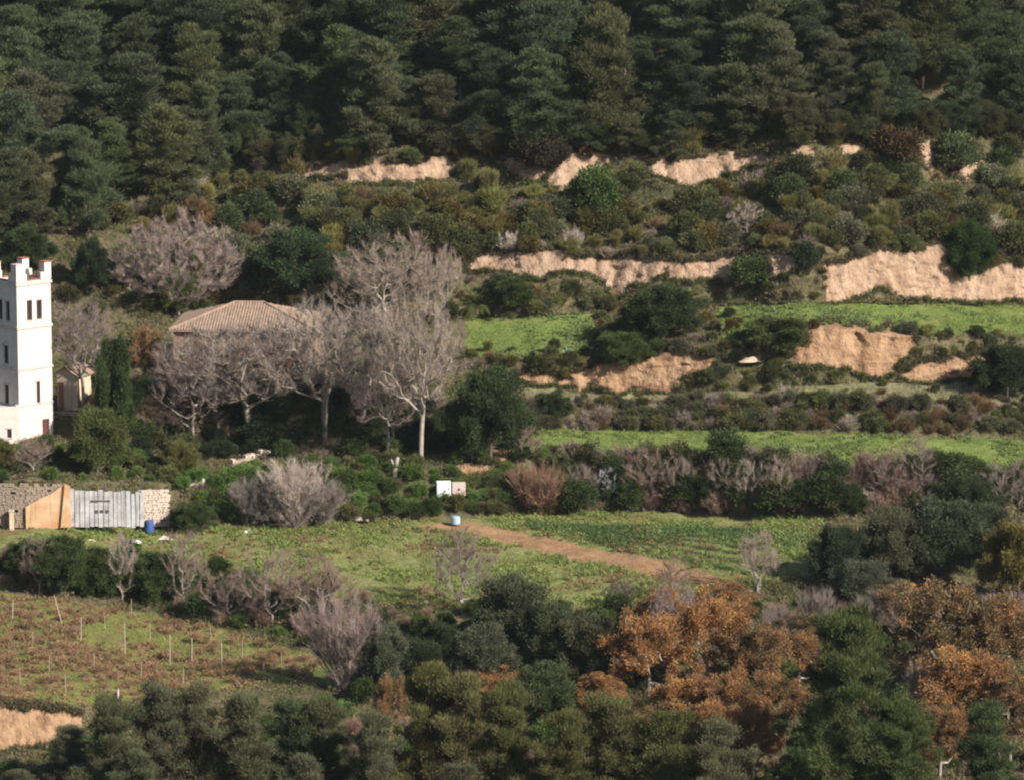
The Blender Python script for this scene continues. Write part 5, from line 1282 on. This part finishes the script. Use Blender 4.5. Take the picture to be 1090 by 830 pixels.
# ---- low undergrowth that nobody could count: leafy clumps all over the uncultivated slope
def undergrowth(name, label, n, per, color, seed, hmax, spread, classes=(0,), lim=None, freq=0.25, contrast=2.2):
    rng = np.random.default_rng(seed)
    ok = np.isin(cls, classes) & (cpx > -60) & (cpx < 1150) & (cpy > 140) & (cpy < 860)
    if lim is not None: ok &= in_poly(cpx, cpy, lim)
    F = quad[ok]; a, c = VERT[F[:, 0]], VERT[F[:, 2]]; b, d = VERT[F[:, 1]], VERT[F[:, 3]]
    ar = np.linalg.norm(np.cross(c - a, d - b), axis=1) * 0.5
    cen = (a + c) / 2; cl = np.clip(0.5 + fbm(cen[:, 0] * freq, cen[:, 1] * freq + cen[:, 2] * freq * 1.2, seed) * contrast, 0.005, 2)
    k = rng.choice(len(F), n, p=ar * cl / (ar * cl).sum())
    cc = cen[k]; hh = hmax * rng.uniform(0.35, 1.0, n)
    q = np.repeat(cc, per, 0); h = np.repeat(hh, per)
    off = rng.normal(size=q.shape) * np.array([1, 1, 0.6]) * (h * spread)[:, None]
    p = q + off; p[:, 2] = q[:, 2] + np.abs(off[:, 2]) + 0.02
    dr = unit(off + np.array([0, 0, 0.5]) + rng.normal(size=q.shape) * 0.4)
    V, T = blades(p, dr, 0.28 * rng.uniform(0.6, 1.3, len(p)), 0.12 * rng.uniform(0.6, 1.3, len(p)), rng)
    o = bpy.data.objects.new(name, mesh_np(name, V, T, [M['shrub']])); COL.objects.link(o); o.color = (*color, 1)
    tag(o, label, 'undergrowth', kind='stuff')
undergrowth('green_undergrowth', 'low green undergrowth between the shrubs of the slope', 10500, 26, (0.115, 0.125, 0.05), 71, 0.95, 0.55)
undergrowth('dry_undergrowth', 'dry brown undergrowth between the shrubs of the slope', 8500, 22, (0.225, 0.175, 0.105), 72, 0.8, 0.55)
undergrowth('meadow_weeds', 'lush green weeds in patches on the meadow', 2600, 24, (0.21, 0.255, 0.08), 73, 0.5, 0.6, (4,), None, 0.22, 3.0)
undergrowth('dry_meadow_weeds', 'dry reddish weeds in patches on the meadow', 800, 20, (0.25, 0.17, 0.09), 74, 0.4, 0.6, (4,), None, 0.15, 3.5)
undergrowth('field_weeds', 'green weeds in patches on the terrace fields', 2000, 22, (0.19, 0.235, 0.085), 75, 0.4, 0.6, (5, 6), None, 0.25, 3.0)
undergrowth('dry_vineyard_weeds', 'dry reddish weeds between the vines', 1000, 22, (0.27, 0.175, 0.10), 76, 0.38, 0.6, (3,), None, 0.3, 2.5)
# crop rows beside the track
rng = np.random.default_rng(9); VV_ = []
for r in range(7):
    ax, ay = 560 + r * 16, 556 + r * 0.5 + 3; bx, by = 800 + r * 12, 612 - r * 7.5
    for t in np.arange(0, 1, 0.0065):
        q, s_ = ground(ax + (bx - ax) * t, ay + (by - ay) * t)
        VV_.append(np.array(q) + rng.normal(size=(22, 3)) * np.array([0.28, 0.28, 0.0]) + np.array([0, 0, 1]) * np.abs(rng.normal(size=(22, 1))) * 0.2)
pp = np.concatenate(VV_); dr = unit(rng.normal(size=pp.shape) + np.array([0, 0, 0.8]))
V, T = blades(pp, dr, 0.26 * rng.uniform(.6, 1.3, len(pp)), 0.1 * rng.uniform(.6, 1.3, len(pp)), rng)
o = bpy.data.objects.new('crop_rows', mesh_np('crop_rows', V, T, [M['grass']])); COL.objects.link(o); o.color = (0.10, 0.15, 0.055, 1)
tag(o, 'slanting rows of low green crop beside the dirt track', 'crop', kind='stuff')
e_ = np.isin(cls, (1, 2)); near = np.zeros_like(e_); foot = np.zeros_like(e_)
for d_ in (1, 2, 3): near[d_:] |= e_[:-d_]
for d_ in (1, 2): foot[:-d_] |= e_[d_:]
for nm, mask, lab, n, c_, hang in (('hanging_growth', near & ~e_, 'dry grass and roots hanging over the rims of the earth cuts', 5200, (0.105, 0.088, 0.05), -0.5), ('foot_growth', foot & ~e_, 'low weeds at the foot of the earth cuts', 2600, (0.11, 0.115, 0.05), 0.6)):
    F = quad[mask & (cpx > -60) & (cpx < 1150)]; rng = np.random.default_rng(len(nm))
    k = rng.choice(len(F), n); q = np.repeat((VERT[F[k, 0]] + VERT[F[k, 2]]) / 2, 14, 0)
    q = q + rng.normal(size=q.shape) * np.array([0.22, 0.15, 0.1]) + np.array([0, -0.1, 0.1])
    dr = unit(rng.normal(size=q.shape) * 0.7 + np.array([0, -0.5, hang]))
    V, T = blades(q, dr, 0.4 * rng.uniform(.5, 1.3, len(q)), 0.09 * rng.uniform(.6, 1.3, len(q)), rng)
    o = bpy.data.objects.new(nm, mesh_np(nm, V, T, [M['shrub']])); COL.objects.link(o); o.color = (*c_, 1); tag(o, lab, 'undergrowth', kind='stuff')
tri = sum(sum(len(p.vertices) - 2 for p in o.polygons) if len(o.polygons) < 2000 else len(o.loops) - 2 * len(o.polygons) for o in bpy.data.meshes)
print('triangles', tri)

# ---- thin winter air over the valley
hz = bpy.data.materials.new('haze'); hz.use_nodes = True; hz.node_tree.nodes.clear()
pv = hz.node_tree.nodes.new('ShaderNodeVolumePrincipled'); ho = hz.node_tree.nodes.new('ShaderNodeOutputMaterial')
pv.inputs['Color'].default_value = (0.85, 0.91, 1.0, 1); pv.inputs['Density'].default_value = 0.00003
hz.node_tree.links.new(pv.outputs[0], ho.inputs['Volume'])
o = MB().box(-760, 760, -95, 900, zs - 16, 240).build('haze', hz); o['kind'] = 'stuff'; o['label'] = 'thin pale winter haze filling the valley air'; o['category'] = 'haze'
